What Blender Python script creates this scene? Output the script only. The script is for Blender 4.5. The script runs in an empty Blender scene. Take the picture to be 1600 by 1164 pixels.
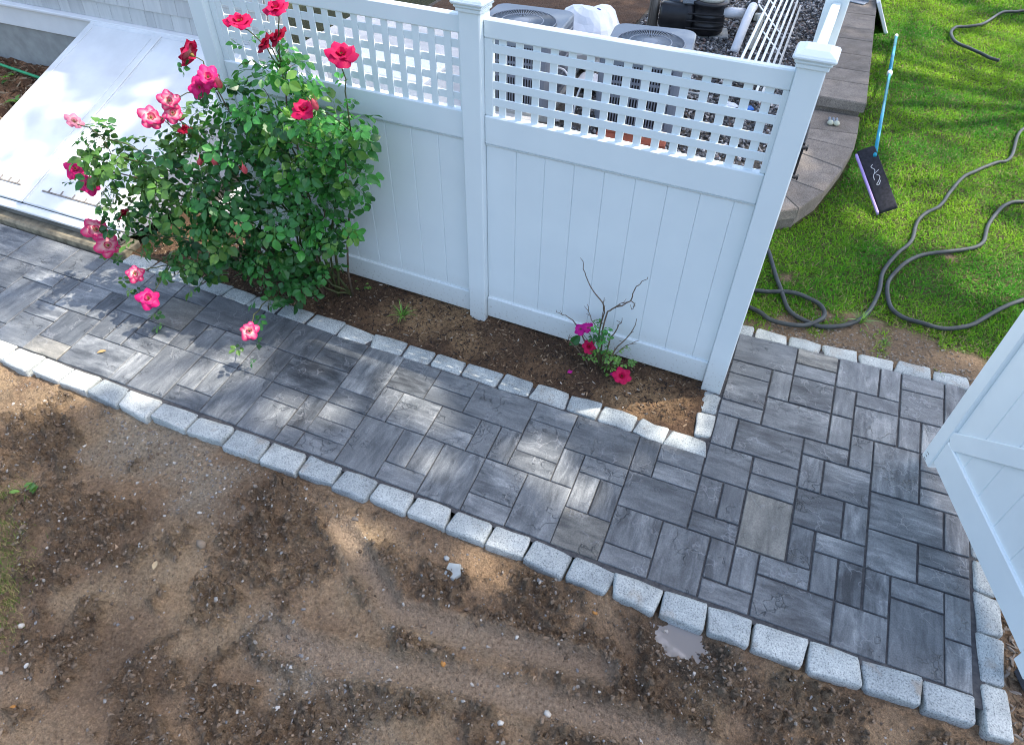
import bpy, math, random
import numpy as np
from mathutils import Vector, Matrix, Euler

R = math.radians
rng = np.random.default_rng(7)
random.seed(11)
sc = bpy.context.scene
col = sc.collection

# ------------------------------------------------------------------ camera, sky, sun, exposure
cam_d = bpy.data.cameras.new('camera')
cam = bpy.data.objects.new('camera', cam_d)
col.objects.link(cam)
cam.location = (-0.13417, -2.65942, 3.19181)
cam.rotation_euler = (R(45.4514), R(-0.7395), R(22.7110))
cam_d.sensor_width = 36.0
cam_d.lens = 23.746
cam_d.clip_start = 0.05
cam_d.clip_end = 500
sc.camera = cam

SUN_EL, SUN_AZ = 58.0, 33.0            # azimuth counted from +X towards +Y
sunv = Vector((math.cos(R(SUN_AZ)) * math.cos(R(SUN_EL)), math.sin(R(SUN_AZ)) * math.cos(R(SUN_EL)), math.sin(R(SUN_EL))))
w = bpy.data.worlds.new('World')
sc.world = w
w.use_nodes = True
wn, wl = w.node_tree.nodes, w.node_tree.links
bg = wn.get('Background') or wn.new('ShaderNodeBackground')
sky = wn.new('ShaderNodeTexSky')
sky.sky_type = 'NISHITA'
sky.sun_disc = False
sky.sun_elevation = R(SUN_EL)
sky.sun_rotation = R(90 - SUN_AZ)
sky.dust_density = 2.6
wl.new(sky.outputs[0], bg.inputs[0])
bg.inputs[1].default_value = 0.15
sl = bpy.data.lights.new('sun', 'SUN')
sl.energy = 2.7
sl.angle = R(0.55)
sl.color = (1.0, 0.92, 0.82)
sun = bpy.data.objects.new('sun', sl)
col.objects.link(sun)
sun.rotation_euler = sunv.to_track_quat('Z', 'Y').to_euler()
sun.location = sunv * 20
sc.view_settings.view_transform = 'Standard'
sc.view_settings.look = 'None'
sc.view_settings.gamma = 1
sc.view_settings.use_curve_mapping = False
sc.view_settings.exposure = 1.55
sc.cycles.filter_width = 1.05

# ------------------------------------------------------------------ helpers
def tag(o, label=None, cat=None, group=None, kind=None):
    if label: o['label'] = label
    if cat: o['category'] = cat
    if group: o['group'] = group
    if kind: o['kind'] = kind
    return o

def empty(name, loc=(0, 0, 0), rz=0.0, **k):
    o = bpy.data.objects.new(name, None)
    o.empty_display_size = 0.1
    col.objects.link(o)
    o.location = loc
    o.rotation_euler = (0, 0, rz)
    return tag(o, **k)

def link(name, me, mat=None, parent=None, loc=None, rot=None):
    o = bpy.data.objects.new(name, me)
    col.objects.link(o)
    if mat is not None and len(me.materials) == 0:
        me.materials.append(mat)
    if parent: o.parent = parent
    if loc is not None: o.location = loc
    if rot is not None: o.rotation_euler = rot
    return o

def fast_mesh(name, V, F, cols=None, smooth=False):
    V = np.asarray(V, np.float32); F = np.asarray(F, np.int32)
    me = bpy.data.meshes.new(name)
    n, k = F.shape
    me.vertices.add(len(V)); me.vertices.foreach_set('co', V.ravel())
    me.loops.add(n * k); me.loops.foreach_set('vertex_index', F.ravel())
    me.polygons.add(n); me.polygons.foreach_set('loop_start', np.arange(n, dtype=np.int32) * k)
    me.polygons.foreach_set('use_smooth', np.full(n, smooth))
    if cols is not None:
        a = me.attributes.new('Col', 'FLOAT_COLOR', 'POINT')
        c = np.ones((len(V), 4), np.float32); c[:, :3] = cols
        a.data.foreach_set('color', c.ravel())
    me.update(calc_edges=True); me.validate()
    return me

class MB:
    def __init__(s): s.v, s.f, s.c = [], [], []
    def add(s, vs, fs, c=None):
        b = len(s.v)
        s.v += [tuple(p) for p in vs]
        s.f += [tuple(i + b for i in f) for f in fs]
        if c is not None: s.c += [c] * len(vs) if len(np.shape(c)) == 1 else list(c)
        return s
    def cbox(s, lo, hi, ch=0.004, m=None, c=None):
        lo = np.array(lo, float); hi = np.array(hi, float)
        ctr = (lo + hi) / 2; h = (hi - lo) / 2
        ch = min(ch, h.min() * 0.8)
        vs, idx = [], {}
        for sx in (-1, 1):
            for sy in (-1, 1):
                for sz in (-1, 1):
                    for ax in range(3):
                        p = np.array([sx, sy, sz]) * (h - ch)
                        p[ax] = (sx, sy, sz)[ax] * h[ax]
                        idx[(sx, sy, sz, ax)] = len(vs); vs.append(p)
        fs = []
        S = (-1, 1)
        for ax in range(3):
            a, b = [i for i in range(3) if i != ax]
            for s0 in S:
                q = []
                for (sa, sb) in ((-1, -1), (1, -1), (1, 1), (-1, 1)):
                    k = [0, 0, 0]; k[ax] = s0; k[a] = sa; k[b] = sb
                    q.append(idx[tuple(k) + (ax,)])
                fs.append(q)
            for sa in S:
                for sb in S:
                    k0 = [0, 0, 0]; k0[a] = sa; k0[b] = sb
                    k1 = list(k0); k0[ax] = -1; k1[ax] = 1
                    fs.append([idx[tuple(k0) + (a,)], idx[tuple(k0) + (b,)], idx[tuple(k1) + (b,)], idx[tuple(k1) + (a,)]])
        for k in [(x, y, z) for x in S for y in S for z in S]:
            fs.append([idx[k + (0,)], idx[k + (1,)], idx[k + (2,)]])
        vs = np.array(vs)
        out = []
        for f in fs:
            p = vs[f]
            n = np.cross(p[1] - p[0], p[2] - p[0])
            out.append(f if n @ p.mean(0) > 0 else f[::-1])
        P = vs + ctr
        if m is not None: P = np.array([m @ Vector(p) for p in P])
        return s.add(P, out, c)
    def tube(s, path, rad, n=8, c=None, cap=True):
        P = [Vector(p) for p in path]
        if not hasattr(rad, '__len__'): rad = [rad] * len(P)
        vs, fs = [], []
        up = None
        for i, p in enumerate(P):
            t = (P[min(i + 1, len(P) - 1)] - P[max(i - 1, 0)]).normalized()
            if up is None:
                up = t.orthogonal().normalized()
            up = (up - t * up.dot(t))
            up = up.normalized() if up.length > 1e-6 else t.orthogonal().normalized()
            sd = t.cross(up)
            for k in range(n):
                a = 2 * math.pi * k / n
                vs.append(p + (up * math.cos(a) + sd * math.sin(a)) * rad[i])
        for i in range(len(P) - 1):
            for k in range(n):
                k2 = (k + 1) % n
                fs.append((i * n + k, i * n + k2, (i + 1) * n + k2, (i + 1) * n + k))
        if cap:
            fs.append(tuple(range(n))[::-1]); fs.append(tuple((len(P) - 1) * n + k for k in range(n)))
        return s.add(vs, fs, c)
    def lathe(s, prof, n=20, ctr=(0, 0, 0), c=None, m=None):
        vs, fs = [], []
        for (r, z) in prof:
            for k in range(n):
                a = 2 * math.pi * k / n
                p = Vector((r * math.cos(a) + ctr[0], r * math.sin(a) + ctr[1], z + ctr[2]))
                vs.append(m @ p if m is not None else p)
        for i in range(len(prof) - 1):
            for k in range(n):
                k2 = (k + 1) % n
                fs.append((i * n + k, i * n + k2, (i + 1) * n + k2, (i + 1) * n + k))
        fs.append(tuple(range(n))[::-1]); fs.append(tuple((len(prof) - 1) * n + k for k in range(n)))
        return s.add(vs, fs, c)
    def mesh(s, name, smooth=False):
        me = bpy.data.meshes.new(name)
        me.from_pydata(s.v, [], s.f)
        if s.c:
            a = me.attributes.new('Col', 'FLOAT_COLOR', 'POINT')
            arr = np.ones((len(s.v), 4), np.float32); arr[:, :3] = np.array(s.c)
            a.data.foreach_set('color', arr.ravel())
        if smooth: me.polygons.foreach_set('use_smooth', [True] * len(me.polygons))
        me.update()
        return me
    def build(s, name, mat, parent=None, smooth=False, loc=None, rot=None):
        return link(name, s.mesh(name, smooth), mat, parent, loc, rot)

def box(name, mat, parent, lo, hi, ch=0.004, m=None):
    return MB().cbox(lo, hi, ch, m).build(name, mat, parent)

def rbox(h, r, jit=0.0, seed=0, mid=True):
    """rounded block around the origin, half sizes h, edge radius r"""
    g = np.random.default_rng(seed)
    ax = []
    for a in range(3):
        rr = min(r, h[a] * 0.9)
        q = [-h[a], -h[a] + rr * 0.45, -h[a] + rr * 1.1]
        q = q + ([0.0] if mid and a < 2 else []) + [-x for x in q[::-1]]
        ax.append(q)
    vid, vs, fs = {}, [], []
    h = np.array(h)
    def V(i, j, k):
        key = (i, j, k)
        if key not in vid:
            p = np.array([ax[0][i], ax[1][j], ax[2][k]])
            rr = np.minimum(r, h * 0.9)
            qv = np.clip(p, -(h - rr), h - rr)
            d = (p - qv) / rr
            L = np.linalg.norm(d)
            if L > 1e-9: p = qv + d / max(L, 1e-9) * rr * min(1, max(np.abs(d)))
            if jit: p = p + g.normal(0, jit, 3)
            vid[key] = len(vs); vs.append(p)
        return vid[key]
    n = [len(a) - 1 for a in ax]
    for i in range(n[0]):
        for j in range(n[1]):
            fs.append((V(i, j, n[2]), V(i + 1, j, n[2]), V(i + 1, j + 1, n[2]), V(i, j + 1, n[2])))
    for i in range(n[0]):
        for k in range(n[2]):
            fs.append((V(i, 0, k), V(i + 1, 0, k), V(i + 1, 0, k + 1), V(i, 0, k + 1)))
            fs.append((V(i + 1, n[1], k), V(i, n[1], k), V(i, n[1], k + 1), V(i + 1, n[1], k + 1)))
    for j in range(n[1]):
        for k in range(n[2]):
            fs.append((V(0, j + 1, k), V(0, j, k), V(0, j, k + 1), V(0, j + 1, k + 1)))
            fs.append((V(n[0], j, k), V(n[0], j + 1, k), V(n[0], j + 1, k + 1), V(n[0], j, k + 1)))
    return np.array(vs), fs

def vnoise(x, y, f, seed=0):
    """2-D value noise in 0..1"""
    x = np.asarray(x) * f + 1000.37 + seed * 17.13; y = np.asarray(y) * f + 1000.71 + seed * 9.71
    xi = np.floor(x).astype(np.int64); yi = np.floor(y).astype(np.int64)
    fx = x - xi; fy = y - yi
    fx = fx * fx * (3 - 2 * fx); fy = fy * fy * (3 - 2 * fy)
    def h(a, b):
        n = (a * 374761393 + b * 668265263 + seed * 974711) & 0x7fffffff
        n = ((n ^ (n >> 13)) * 1274126177) & 0x7fffffff
        return ((n ^ (n >> 16)) & 0xffff) / 65535.0
    return (h(xi, yi) * (1 - fx) + h(xi + 1, yi) * fx) * (1 - fy) + (h(xi, yi + 1) * (1 - fx) + h(xi + 1, yi + 1) * fx) * fy

def fbm(x, y, f, oct=4, seed=0, gain=0.5):
    a, s, t = 1.0, 0.0, 0.0
    for o in range(oct):
        s = s + a * vnoise(x, y, f * 2.03 ** o, seed + o * 3); t += a; a *= gain
    return s / t

def bez(pts, k=6, closed=False):
    """Catmull-Rom through points"""
    P = [np.array(p, float) for p in pts]
    out = []
    for i in range(len(P) - 1):
        p0 = P[max(i - 1, 0)]; p1 = P[i]; p2 = P[i + 1]; p3 = P[min(i + 2, len(P) - 1)]
        for t in np.linspace(0, 1, k, endpoint=False):
            out.append(0.5 * ((2 * p1) + (-p0 + p2) * t + (2 * p0 - 5 * p1 + 4 * p2 - p3) * t ** 2 + (-p0 + 3 * p1 - 3 * p2 + p3) * t ** 3))
    out.append(P[-1])
    return out

# ------------------------------------------------------------------ materials
class NT:
    def __init__(s, name):
        s.m = bpy.data.materials.new(name); s.m.use_nodes = True
        s.t = s.m.node_tree; s.n = s.t.nodes; s.l = s.t.links
        s.b = s.n['Principled BSDF']
    def nd(s, typ, **k):
        o = s.n.new('ShaderNode' + typ)
        for a, v in k.items(): setattr(o, a, v)
        return o
    def lk(s, a, b): s.l.new(a, b); return s
    def coord(s, out='Object', scale=(1, 1, 1), rnd=False):
        tc = s.nd('TexCoord'); mp = s.nd('Mapping'); mp.inputs['Scale'].default_value = scale
        src = tc.outputs[out]
        if rnd:
            oi = s.nd('ObjectInfo'); mu = s.nd('Math', operation='MULTIPLY'); mu.inputs[1].default_value = 37.0
            s.lk(oi.outputs['Random'], mu.inputs[0])
            ad = s.nd('VectorMath', operation='ADD'); s.lk(src, ad.inputs[0]); s.lk(mu.outputs[0], ad.inputs[1]); src = ad.outputs[0]
        s.lk(src, mp.inputs['Vector'])
        return mp.outputs[0]
    def noise(s, vec, scale, detail=3, rough=0.55, dist=0.0):
        o = s.nd('TexNoise'); o.inputs['Scale'].default_value = scale; o.inputs['Detail'].default_value = detail
        o.inputs['Roughness'].default_value = rough; o.inputs['Distortion'].default_value = dist
        s.lk(vec, o.inputs['Vector']); return o.outputs['Fac']
    def ramp(s, fac, stops):
        o = s.nd('ValToRGB'); e = o.color_ramp.elements
        while len(e) < len(stops): e.new(0.5)
        for el, (p, c) in zip(e, stops):
            el.position = p; el.color = (*c, 1) if len(c) == 3 else c
        s.lk(fac, o.inputs[0]); return o.outputs[0]
    def mix(s, fac, a, b, mode='MIX'):
        o = s.nd('Mix', data_type='RGBA', blend_type=mode)
        for i, v in ((0, fac), (6, a), (7, b)):
            if hasattr(v, 'is_linked') or hasattr(v, 'links'): s.lk(v, o.inputs[i])
            else: o.inputs[i].default_value = v if i == 0 else (*v, 1)
        return o.outputs[2]
    def math(s, op, a, b=0.0, c=None):
        o = s.nd('Math', operation=op)
        for i, v in enumerate((a, b)):
            if hasattr(v, 'links'): s.lk(v, o.inputs[i])
            else: o.inputs[i].default_value = v
        return o.outputs[0]
    def bump(s, h, strength=0.3, dist=0.01):
        o = s.nd('Bump'); o.inputs['Strength'].default_value = strength; o.inputs['Distance'].default_value = dist
        s.lk(h, o.inputs['Height']); s.lk(o.outputs[0], s.b.inputs['Normal']); return s
    def set(s, color=None, rough=0.6, spec=0.4, metal=0.0):
        if color is not None:
            if hasattr(color, 'links'): s.lk(color, s.b.inputs['Base Color'])
            else: s.b.inputs['Base Color'].default_value = (*color, 1)
        if hasattr(rough, 'links'): s.lk(rough, s.b.inputs['Roughness'])
        else: s.b.inputs['Roughness'].default_value = rough
        s.b.inputs['Specular IOR Level'].default_value = spec
        s.b.inputs['Metallic'].default_value = metal
        return s

def plain(name, c, rough=0.5, var=0.12, scale=9.0, spec=0.4, bump=0.08, metal=0.0):
    t = NT(name); v = t.coord('Object')
    n = t.noise(v, scale, 4)
    d = tuple(x * (1 - var) for x in c); b = tuple(min(1, x * (1 + var)) for x in c)
    t.set(t.ramp(n, [(0.3, d), (0.7, b)]), rough, spec, metal)
    if bump: t.bump(t.noise(v, scale * 6, 3), bump, 0.004)
    return t.m

def vcol(name, rough=0.8, spec=0.2, scale=60, var=0.3, bump=0.3, trans=0.0):
    t = NT(name); at = t.nd('Attribute', attribute_name='Col')
    v = t.coord('Object')
    n = t.noise(v, scale, 3)
    c = t.mix(1.0, at.outputs['Color'], t.ramp(n, [(0.25, (1 - var,) * 3), (0.75, (1 + var * 0.6,) * 3)]), 'MULTIPLY')
    t.set(c, rough, spec)
    if bump: t.bump(n, bump, 0.004)
    if trans:
        tr = t.nd('BsdfTranslucent'); t.lk(c, tr.inputs[0])
        mx = t.nd('MixShader'); mx.inputs[0].default_value = trans
        out = t.n['Material Output']
        t.lk(t.b.outputs[0], mx.inputs[1]); t.lk(tr.outputs[0], mx.inputs[2]); t.lk(mx.outputs[0], out.inputs[0])
    return t.m

MAT = {}
def mk_vinyl():
    t = NT('white_vinyl'); v = t.coord('Object')
    n = t.noise(v, 3.0, 3)
    z = t.nd('SeparateXYZ'); t.lk(v, z.inputs[0])
    spl = t.noise(v, 55, 3, 0.7)                       # mud splash marks near the soil
    low = t.nd('MapRange'); low.inputs[1].default_value = 0.0; low.inputs[2].default_value = 0.30; low.inputs[3].default_value = 1; low.inputs[4].default_value = 0
    t.lk(z.outputs[2], low.inputs[0])
    sp = t.math('GREATER_THAN', spl, 0.61)
    fac = t.math('MULTIPLY', t.math('MULTIPLY', sp, low.outputs[0]), 0.5)
    dirt = t.mix(t.math('MULTIPLY', low.outputs[0], 0.38), t.ramp(n, [(0.3, (0.735, 0.80, 0.81)), (0.7, (0.775, 0.84, 0.845))]), (0.42, 0.36, 0.28))
    t.set(t.mix(fac, dirt, (0.2, 0.15, 0.1)), 0.33, 0.45)
    return t.m
MAT['vinyl'] = mk_vinyl()
MAT['gate_vinyl'] = plain('gate_vinyl', (0.83, 0.885, 0.885), 0.35, 0.03, 3, bump=0.0)

def mk_paver():
    t = NT('slate_paver')
    oi = t.nd('ObjectInfo')
    v = t.coord('Object', (1, 1, 1), True)
    vs = t.coord('Object', (4.5, 22, 1), True)
    streak = t.noise(vs, 1.0, 4, 0.6, 0.6)
    vb = t.coord('Object', (2.2, 3.4, 1), True)
    cloud = t.noise(vb, 1.6, 4, 0.6, 0.5)
    fine = t.noise(v, 130, 3, 0.65)
    rnd = oi.outputs['Random']
    tone = t.math('ADD', t.math('MULTIPLY', streak, 0.55), t.math('MULTIPLY', cloud, 0.55))
    tone = t.math('ADD', tone, t.math('MULTIPLY', t.math('SUBTRACT', rnd, 0.5), 0.13))
    r3 = t.math('FRACT', t.math('MULTIPLY', rnd, 29.3))
    tone = t.math('ADD', 0.5, t.math('MULTIPLY', t.math('SUBTRACT', tone, 0.52), t.math('ADD', 0.62, t.math('MULTIPLY', r3, 0.75))))
    base = t.ramp(tone, [(0.30, (0.040, 0.044, 0.049)), (0.46, (0.098, 0.107, 0.114)), (0.60, (0.175, 0.187, 0.192)), (0.8, (0.36, 0.37, 0.36))])
    r2 = t.math('FRACT', t.math('MULTIPLY', rnd, 13.7))
    beige = t.math('MULTIPLY', t.math('GREATER_THAN', r2, 0.955), 0.5)
    base = t.mix(beige, base, t.ramp(tone, [(0.36, (0.09, 0.085, 0.07)), (0.7, (0.40, 0.36, 0.27))]))
    base = t.mix(1.0, base, t.ramp(fine, [(0.3, (0.72,) * 3), (0.7, (1.22,) * 3)]), 'MULTIPLY')
    # thin pale mineral scratches of cleft slate
    vw = t.nd('TexVoronoi', feature='DISTANCE_TO_EDGE'); vw.inputs['Scale'].default_value = 7.5
    wv = t.nd('VectorMath', operation='ADD'); t.lk(v, wv.inputs[0])
    nz = t.nd('TexNoise'); nz.inputs['Scale'].default_value = 9; nz.inputs['Detail'].default_value = 3; t.lk(v, nz.inputs['Vector'])
    sc_ = t.nd('VectorMath', operation='SCALE'); sc_.inputs['Scale'].default_value = 0.22; t.lk(nz.outputs['Color'], sc_.inputs[0]); t.lk(sc_.outputs[0], wv.inputs[1])
    t.lk(wv.outputs[0], vw.inputs['Vector'])
    ridge = t.ramp(vw.outputs['Distance'], [(0.0, (1, 1, 1)), (0.045, (0, 0, 0))])
    clm = t.noise(t.coord('Object', (1, 1, 1), True), 5.0, 2)
    rfac = t.math('MULTIPLY', t.math('MULTIPLY', ridge, t.ramp(clm, [(0.5, (0, 0, 0)), (0.62, (1, 1, 1))])), 0.33)
    base = t.mix(rfac, base, (0.40, 0.41, 0.42))
    vc = t.nd('TexVoronoi', feature='DISTANCE_TO_EDGE'); vc.inputs['Scale'].default_value = 4.2
    wv2 = t.nd('VectorMath', operation='ADD'); t.lk(v, wv2.inputs[0]); sc2 = t.nd('VectorMath', operation='SCALE'); sc2.inputs['Scale'].default_value = 0.5
    t.lk(nz.outputs['Color'], sc2.inputs[0]); t.lk(sc2.outputs[0], wv2.inputs[1]); t.lk(wv2.outputs[0], vc.inputs['Vector'])
    crk = t.math('MULTIPLY', t.ramp(vc.outputs['Distance'], [(0.0, (1, 1, 1)), (0.022, (0, 0, 0))]), t.ramp(t.noise(v, 3.7, 2), [(0.54, (0, 0, 0)), (0.62, (1, 1, 1))]))
    base = t.mix(t.math('MULTIPLY', crk, 0.5), base, (0.035, 0.04, 0.05))
    rough = t.ramp(t.noise(v, 6, 3), [(0.3, (0.34,) * 3), (0.7, (0.58,) * 3)])
    t.set(base, rough, 0.5)
    hgt = t.math('ADD', t.math('MULTIPLY', cloud, 1.2), t.math('ADD', t.math('MULTIPLY', fine, 0.25), t.math('ADD', t.math('MULTIPLY', rfac, 0.9), t.math('MULTIPLY', crk, -1.3))))
    t.bump(hgt, 0.75, 0.010)
    return t.m
MAT['paver'] = mk_paver()

def mk_granite():
    t = NT('granite'); v = t.coord('Object', (1, 1, 1), True)
    oi = t.nd('ObjectInfo')
    sp = t.noise(v, 130, 3, 0.6)
    big = t.noise(v, 9, 3)
    c = t.ramp(sp, [(0.33, (0.22, 0.235, 0.24)), (0.43, (0.48, 0.505, 0.505)), (0.6, (0.64, 0.665, 0.65)), (0.72, (0.76, 0.77, 0.74))])
    c = t.mix(1.0, c, t.ramp(big, [(0.3, (0.64, 0.65, 0.65)), (0.7, (0.98, 0.98, 0.96))]), 'MULTIPLY')
    c = t.mix(1.0, c, t.ramp(oi.outputs['Random'], [(0.0, (0.72, 0.75, 0.76)), (0.5, (0.93, 0.94, 0.92)), (1.0, (1.05, 1.03, 0.98))]), 'MULTIPLY')
    st = t.math('MULTIPLY', t.ramp(t.noise(v, 7, 4), [(0.6, (0, 0, 0)), (0.72, (1, 1, 1))]), 0.45)
    c = t.mix(st, c, (0.30, 0.22, 0.14))
    t.set(c, 0.75, 0.3)
    t.bump(t.noise(v, 40, 4, 0.6), 0.5, 0.006)
    return t.m
MAT['granite'] = mk_granite()

def mk_dirt():
    t = NT('bare_dirt'); v = t.coord('Object')
    at = t.nd('Attribute', attribute_name='Col')
    f = t.noise(v, 55, 5, 0.7); g = t.noise(v, 260, 3, 0.7)
    vo = t.nd('TexVoronoi'); vo.inputs['Scale'].default_value = 85; t.lk(v, vo.inputs['Vector'])
    c = t.mix(1.0, at.outputs['Color'], t.ramp(f, [(0.26, (0.36, 0.33, 0.31)), (0.46, (0.9, 0.9, 0.9)), (0.58, (1.1, 1.1, 1.1)), (0.76, (1.75, 1.72, 1.65))]), 'MULTIPLY')
    c = t.mix(1.0, c, t.ramp(g, [(0.3, (0.65,) * 3), (0.7, (1.35,) * 3)]), 'MULTIPLY')
    c = t.mix(1.0, c, (1.48, 1.38, 1.22), 'MULTIPLY')
    t.set(c, 0.93, 0.15)
    h = t.math('ADD', f, t.math('MULTIPLY', t.math('ADD', g, vo.outputs['Distance']), 0.4))
    t.bump(h, 1.0, 0.022)
    return t.m
MAT['dirt'] = mk_dirt()

def mk_sand():
    t = NT('joint_sand'); v = t.coord('Object')
    t.set(t.ramp(t.noise(v, 40, 4), [(0.3, (0.05, 0.05, 0.055)), (0.7, (0.11, 0.108, 0.105))]), 0.9, 0.2)
    t.bump(t.noise(v, 300, 2), 0.4, 0.004)
    return t.m
MAT['sand'] = mk_sand()
MAT['stone'] = vcol('loose_stone', 0.75, 0.3, 70, 0.25, 0.3)
MAT['chip'] = vcol('mulch_chip', 0.9, 0.15, 90, 0.3, 0.2)
MAT['grass'] = vcol('grass_blades', 0.6, 0.12, 14, 0.15, 0.0, 0.35)
MAT['leafgreen'] = None
def mk_leaf(name, dark, light, trans=0.3, rough=0.36):
    t = NT(name); oi = t.nd('ObjectInfo'); v = t.coord('Object')
    n = t.noise(t.coord('Object', (1, 1, 1), True), 14, 3)
    f = t.math('ADD', t.math('MULTIPLY', oi.outputs['Random'], 0.75), t.math('MULTIPLY', n, 0.4))
    c = t.ramp(f, [(0.15, dark), (0.62, light), (1.0, tuple(min(1, x * 1.7) for x in light))])
    t.set(c, rough, 0.5)
    tr = t.nd('BsdfTranslucent'); t.lk(t.mix(1.0, c, (1.5, 1.7, 0.7), 'MULTIPLY'), tr.inputs[0])
    mx = t.nd('MixShader'); mx.inputs[0].default_value = trans
    t.lk(t.b.outputs[0], mx.inputs[1]); t.lk(tr.outputs[0], mx.inputs[2]); t.lk(mx.outputs[0], t.n['Material Output'].inputs[0])
    return t.m
MAT['rose_leaf'] = mk_leaf('rose_leaf', (0.018, 0.085, 0.020), (0.058, 0.235, 0.045))
MAT['rose_leaf_light'] = mk_leaf('pale_sunlit_rose_leaf', (0.06, 0.16, 0.03), (0.16, 0.32, 0.06))  # light green leaves and buds; also sunlit leaves of the big bush
MAT['weed'] = mk_leaf('weed_leaf', (0.06, 0.15, 0.03), (0.18, 0.34, 0.06))
MAT['leaf_stuff'] = vcol('rose_leaf_mass', 0.4, 0.45, 16, 0.3, 0.0, 0.28)
MAT['petal'] = vcol('rose_petal', 0.55, 0.25, 30, 0.10, 0.0, 0.25)
MAT['stem'] = plain('green_stem', (0.075, 0.085, 0.03), 0.6, 0.4, 30)
MAT['twig'] = plain('bare_twig', (0.14, 0.10, 0.07), 0.8, 0.35, 40)
MAT['calyx'] = plain('calyx', (0.20, 0.16, 0.03), 0.6, 0.4, 60)
def mk_stripewood(name, a, b, sc=(30, 30, 1.2), rough=0.8):
    t = NT(name); v = t.coord('Object', sc); n = t.noise(v, 1.0, 5, 0.65, 0.4)
    t.set(t.ramp(n, [(0.3, a), (0.7, b)]), rough, 0.25); t.bump(n, 0.5, 0.004); return t.m
MAT['wood'] = mk_stripewood('weathered_wood', (0.10, 0.085, 0.07), (0.36, 0.33, 0.29))
MAT['beam'] = mk_stripewood('old_timber', (0.035, 0.032, 0.028), (0.26, 0.25, 0.22), (2, 40, 40))
MAT['shingle'] = None
def mk_shingle():
    t = NT('shingle'); oi = t.nd('ObjectInfo'); v = t.coord('Object', (26, 26, 1.5), True)
    n = t.noise(v, 1.0, 4)
    c = t.ramp(n, [(0.3, (0.47, 0.48, 0.47)), (0.7, (0.57, 0.575, 0.56))])
    c = t.mix(1.0, c, t.ramp(oi.outputs['Random'], [(0, (0.9, 0.9, 0.9)), (1, (1.06, 1.06, 1.05))]), 'MULTIPLY')
    t.set(c, 0.7, 0.3); t.bump(n, 0.3, 0.003); return t.m
MAT['shingle'] = mk_shingle()
MAT['foundation'] = plain('grey_concrete', (0.33, 0.33, 0.31), 0.85, 0.18, 6, bump=0.4)
MAT['old_concrete'] = plain('mossy_concrete', (0.22, 0.19, 0.13), 0.9, 0.45, 14, bump=0.7)
MAT['white_paint'] = plain('white_paint', (0.80, 0.805, 0.80), 0.45, 0.05, 4, bump=0.03)
MAT['door_paint'] = plain('cellar_door_paint', (0.76, 0.775, 0.77), 0.5, 0.10, 2.6, bump=0.05)
MAT['grey_paint'] = plain('grey_paint', (0.36, 0.38, 0.42), 0.5, 0.1)
def mk_wallblock():
    t = NT('concrete_wall_block'); v = t.coord('Object', (1, 1, 1), True); oi = t.nd('ObjectInfo')
    f = t.noise(v, 120, 3, 0.7); b = t.noise(v, 7, 3)
    c = t.ramp(f, [(0.3, (0.115, 0.10, 0.083)), (0.7, (0.37, 0.315, 0.26))])
    c = t.mix(1.0, c, t.ramp(b, [(0.3, (0.75,) * 3), (0.7, (1.1,) * 3)]), 'MULTIPLY')
    c = t.mix(1.0, c, t.ramp(oi.outputs['Random'], [(0, (0.85,) * 3), (1, (1.12,) * 3)]), 'MULTIPLY')
    t.set(c, 0.92, 0.2); t.bump(f, 0.7, 0.006); return t.m
MAT['wallblock'] = mk_wallblock()
MAT['hose'] = plain('grey_rubber_hose', (0.040, 0.047, 0.047), 0.5, 0.3, 18, bump=0.1)
MAT['green_hose'] = plain('green_hose', (0.03, 0.36, 0.14), 0.4, 0.2)
MAT['teal'] = plain('teal_pole', (0.02, 0.30, 0.42), 0.25, 0.15, 6, bump=0)
MAT['white_plastic'] = plain('white_plastic', (0.80, 0.80, 0.80), 0.35, 0.06, 6, bump=0)
MAT['black_plastic'] = plain('black_plastic', (0.018, 0.018, 0.02), 0.38, 0.3, 12, bump=0.05)
MAT['black_fabric'] = plain('black_fabric', (0.02, 0.02, 0.026), 0.85, 0.5, 40, bump=0.6)
MAT['lavender'] = plain('lavender_edge', (0.40, 0.30, 0.62), 0.5, 0.1)
MAT['white_ink'] = plain('white_ink', (0.50, 0.50, 0.51), 0.6, 0.05, bump=0)
MAT['ac_body'] = plain('ac_body', (0.19, 0.21, 0.25), 0.4, 0.08, 6, bump=0)
MAT['ac_top'] = plain('ac_top', (0.17, 0.20, 0.235), 0.4, 0.06, 5, bump=0)
MAT['ac_dark'] = plain('ac_dark', (0.02, 0.021, 0.024), 0.6, 0.2)
MAT['terracotta'] = plain('rusty_tray', (0.36, 0.10, 0.055), 0.7, 0.25, 14)
MAT['blue_plastic'] = plain('blue_plastic', (0.02, 0.16, 0.55), 0.35, 0.15)
MAT['bag'] = plain('plastic_bag', (0.78, 0.79, 0.80), 0.3, 0.05, 8, bump=0.25)
MAT['navy'] = plain('navy_print', (0.03, 0.04, 0.22), 0.4, 0.1, bump=0)
MAT['pale_lid'] = plain('cloudy_lid', (0.50, 0.49, 0.42), 0.15, 0.1, 8, bump=0)
MAT['pale_green'] = plain('pale_fitting', (0.55, 0.56, 0.42), 0.5, 0.1)
MAT['grey_plastic'] = plain('grey_plastic', (0.24, 0.27, 0.30), 0.45, 0.12)
MAT['black_metal'] = plain('black_hardware', (0.012, 0.012, 0.014), 0.4, 0.2)
MAT['mulch_soil'] = None
def mk_water():
    t = NT('muddy_water'); t.set((0.27, 0.25, 0.235), 0.03, 0.8)
    t.bump(t.noise(t.coord('Object'), 30, 2), 0.02, 0.002); return t.m
MAT['water'] = mk_water()
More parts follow.
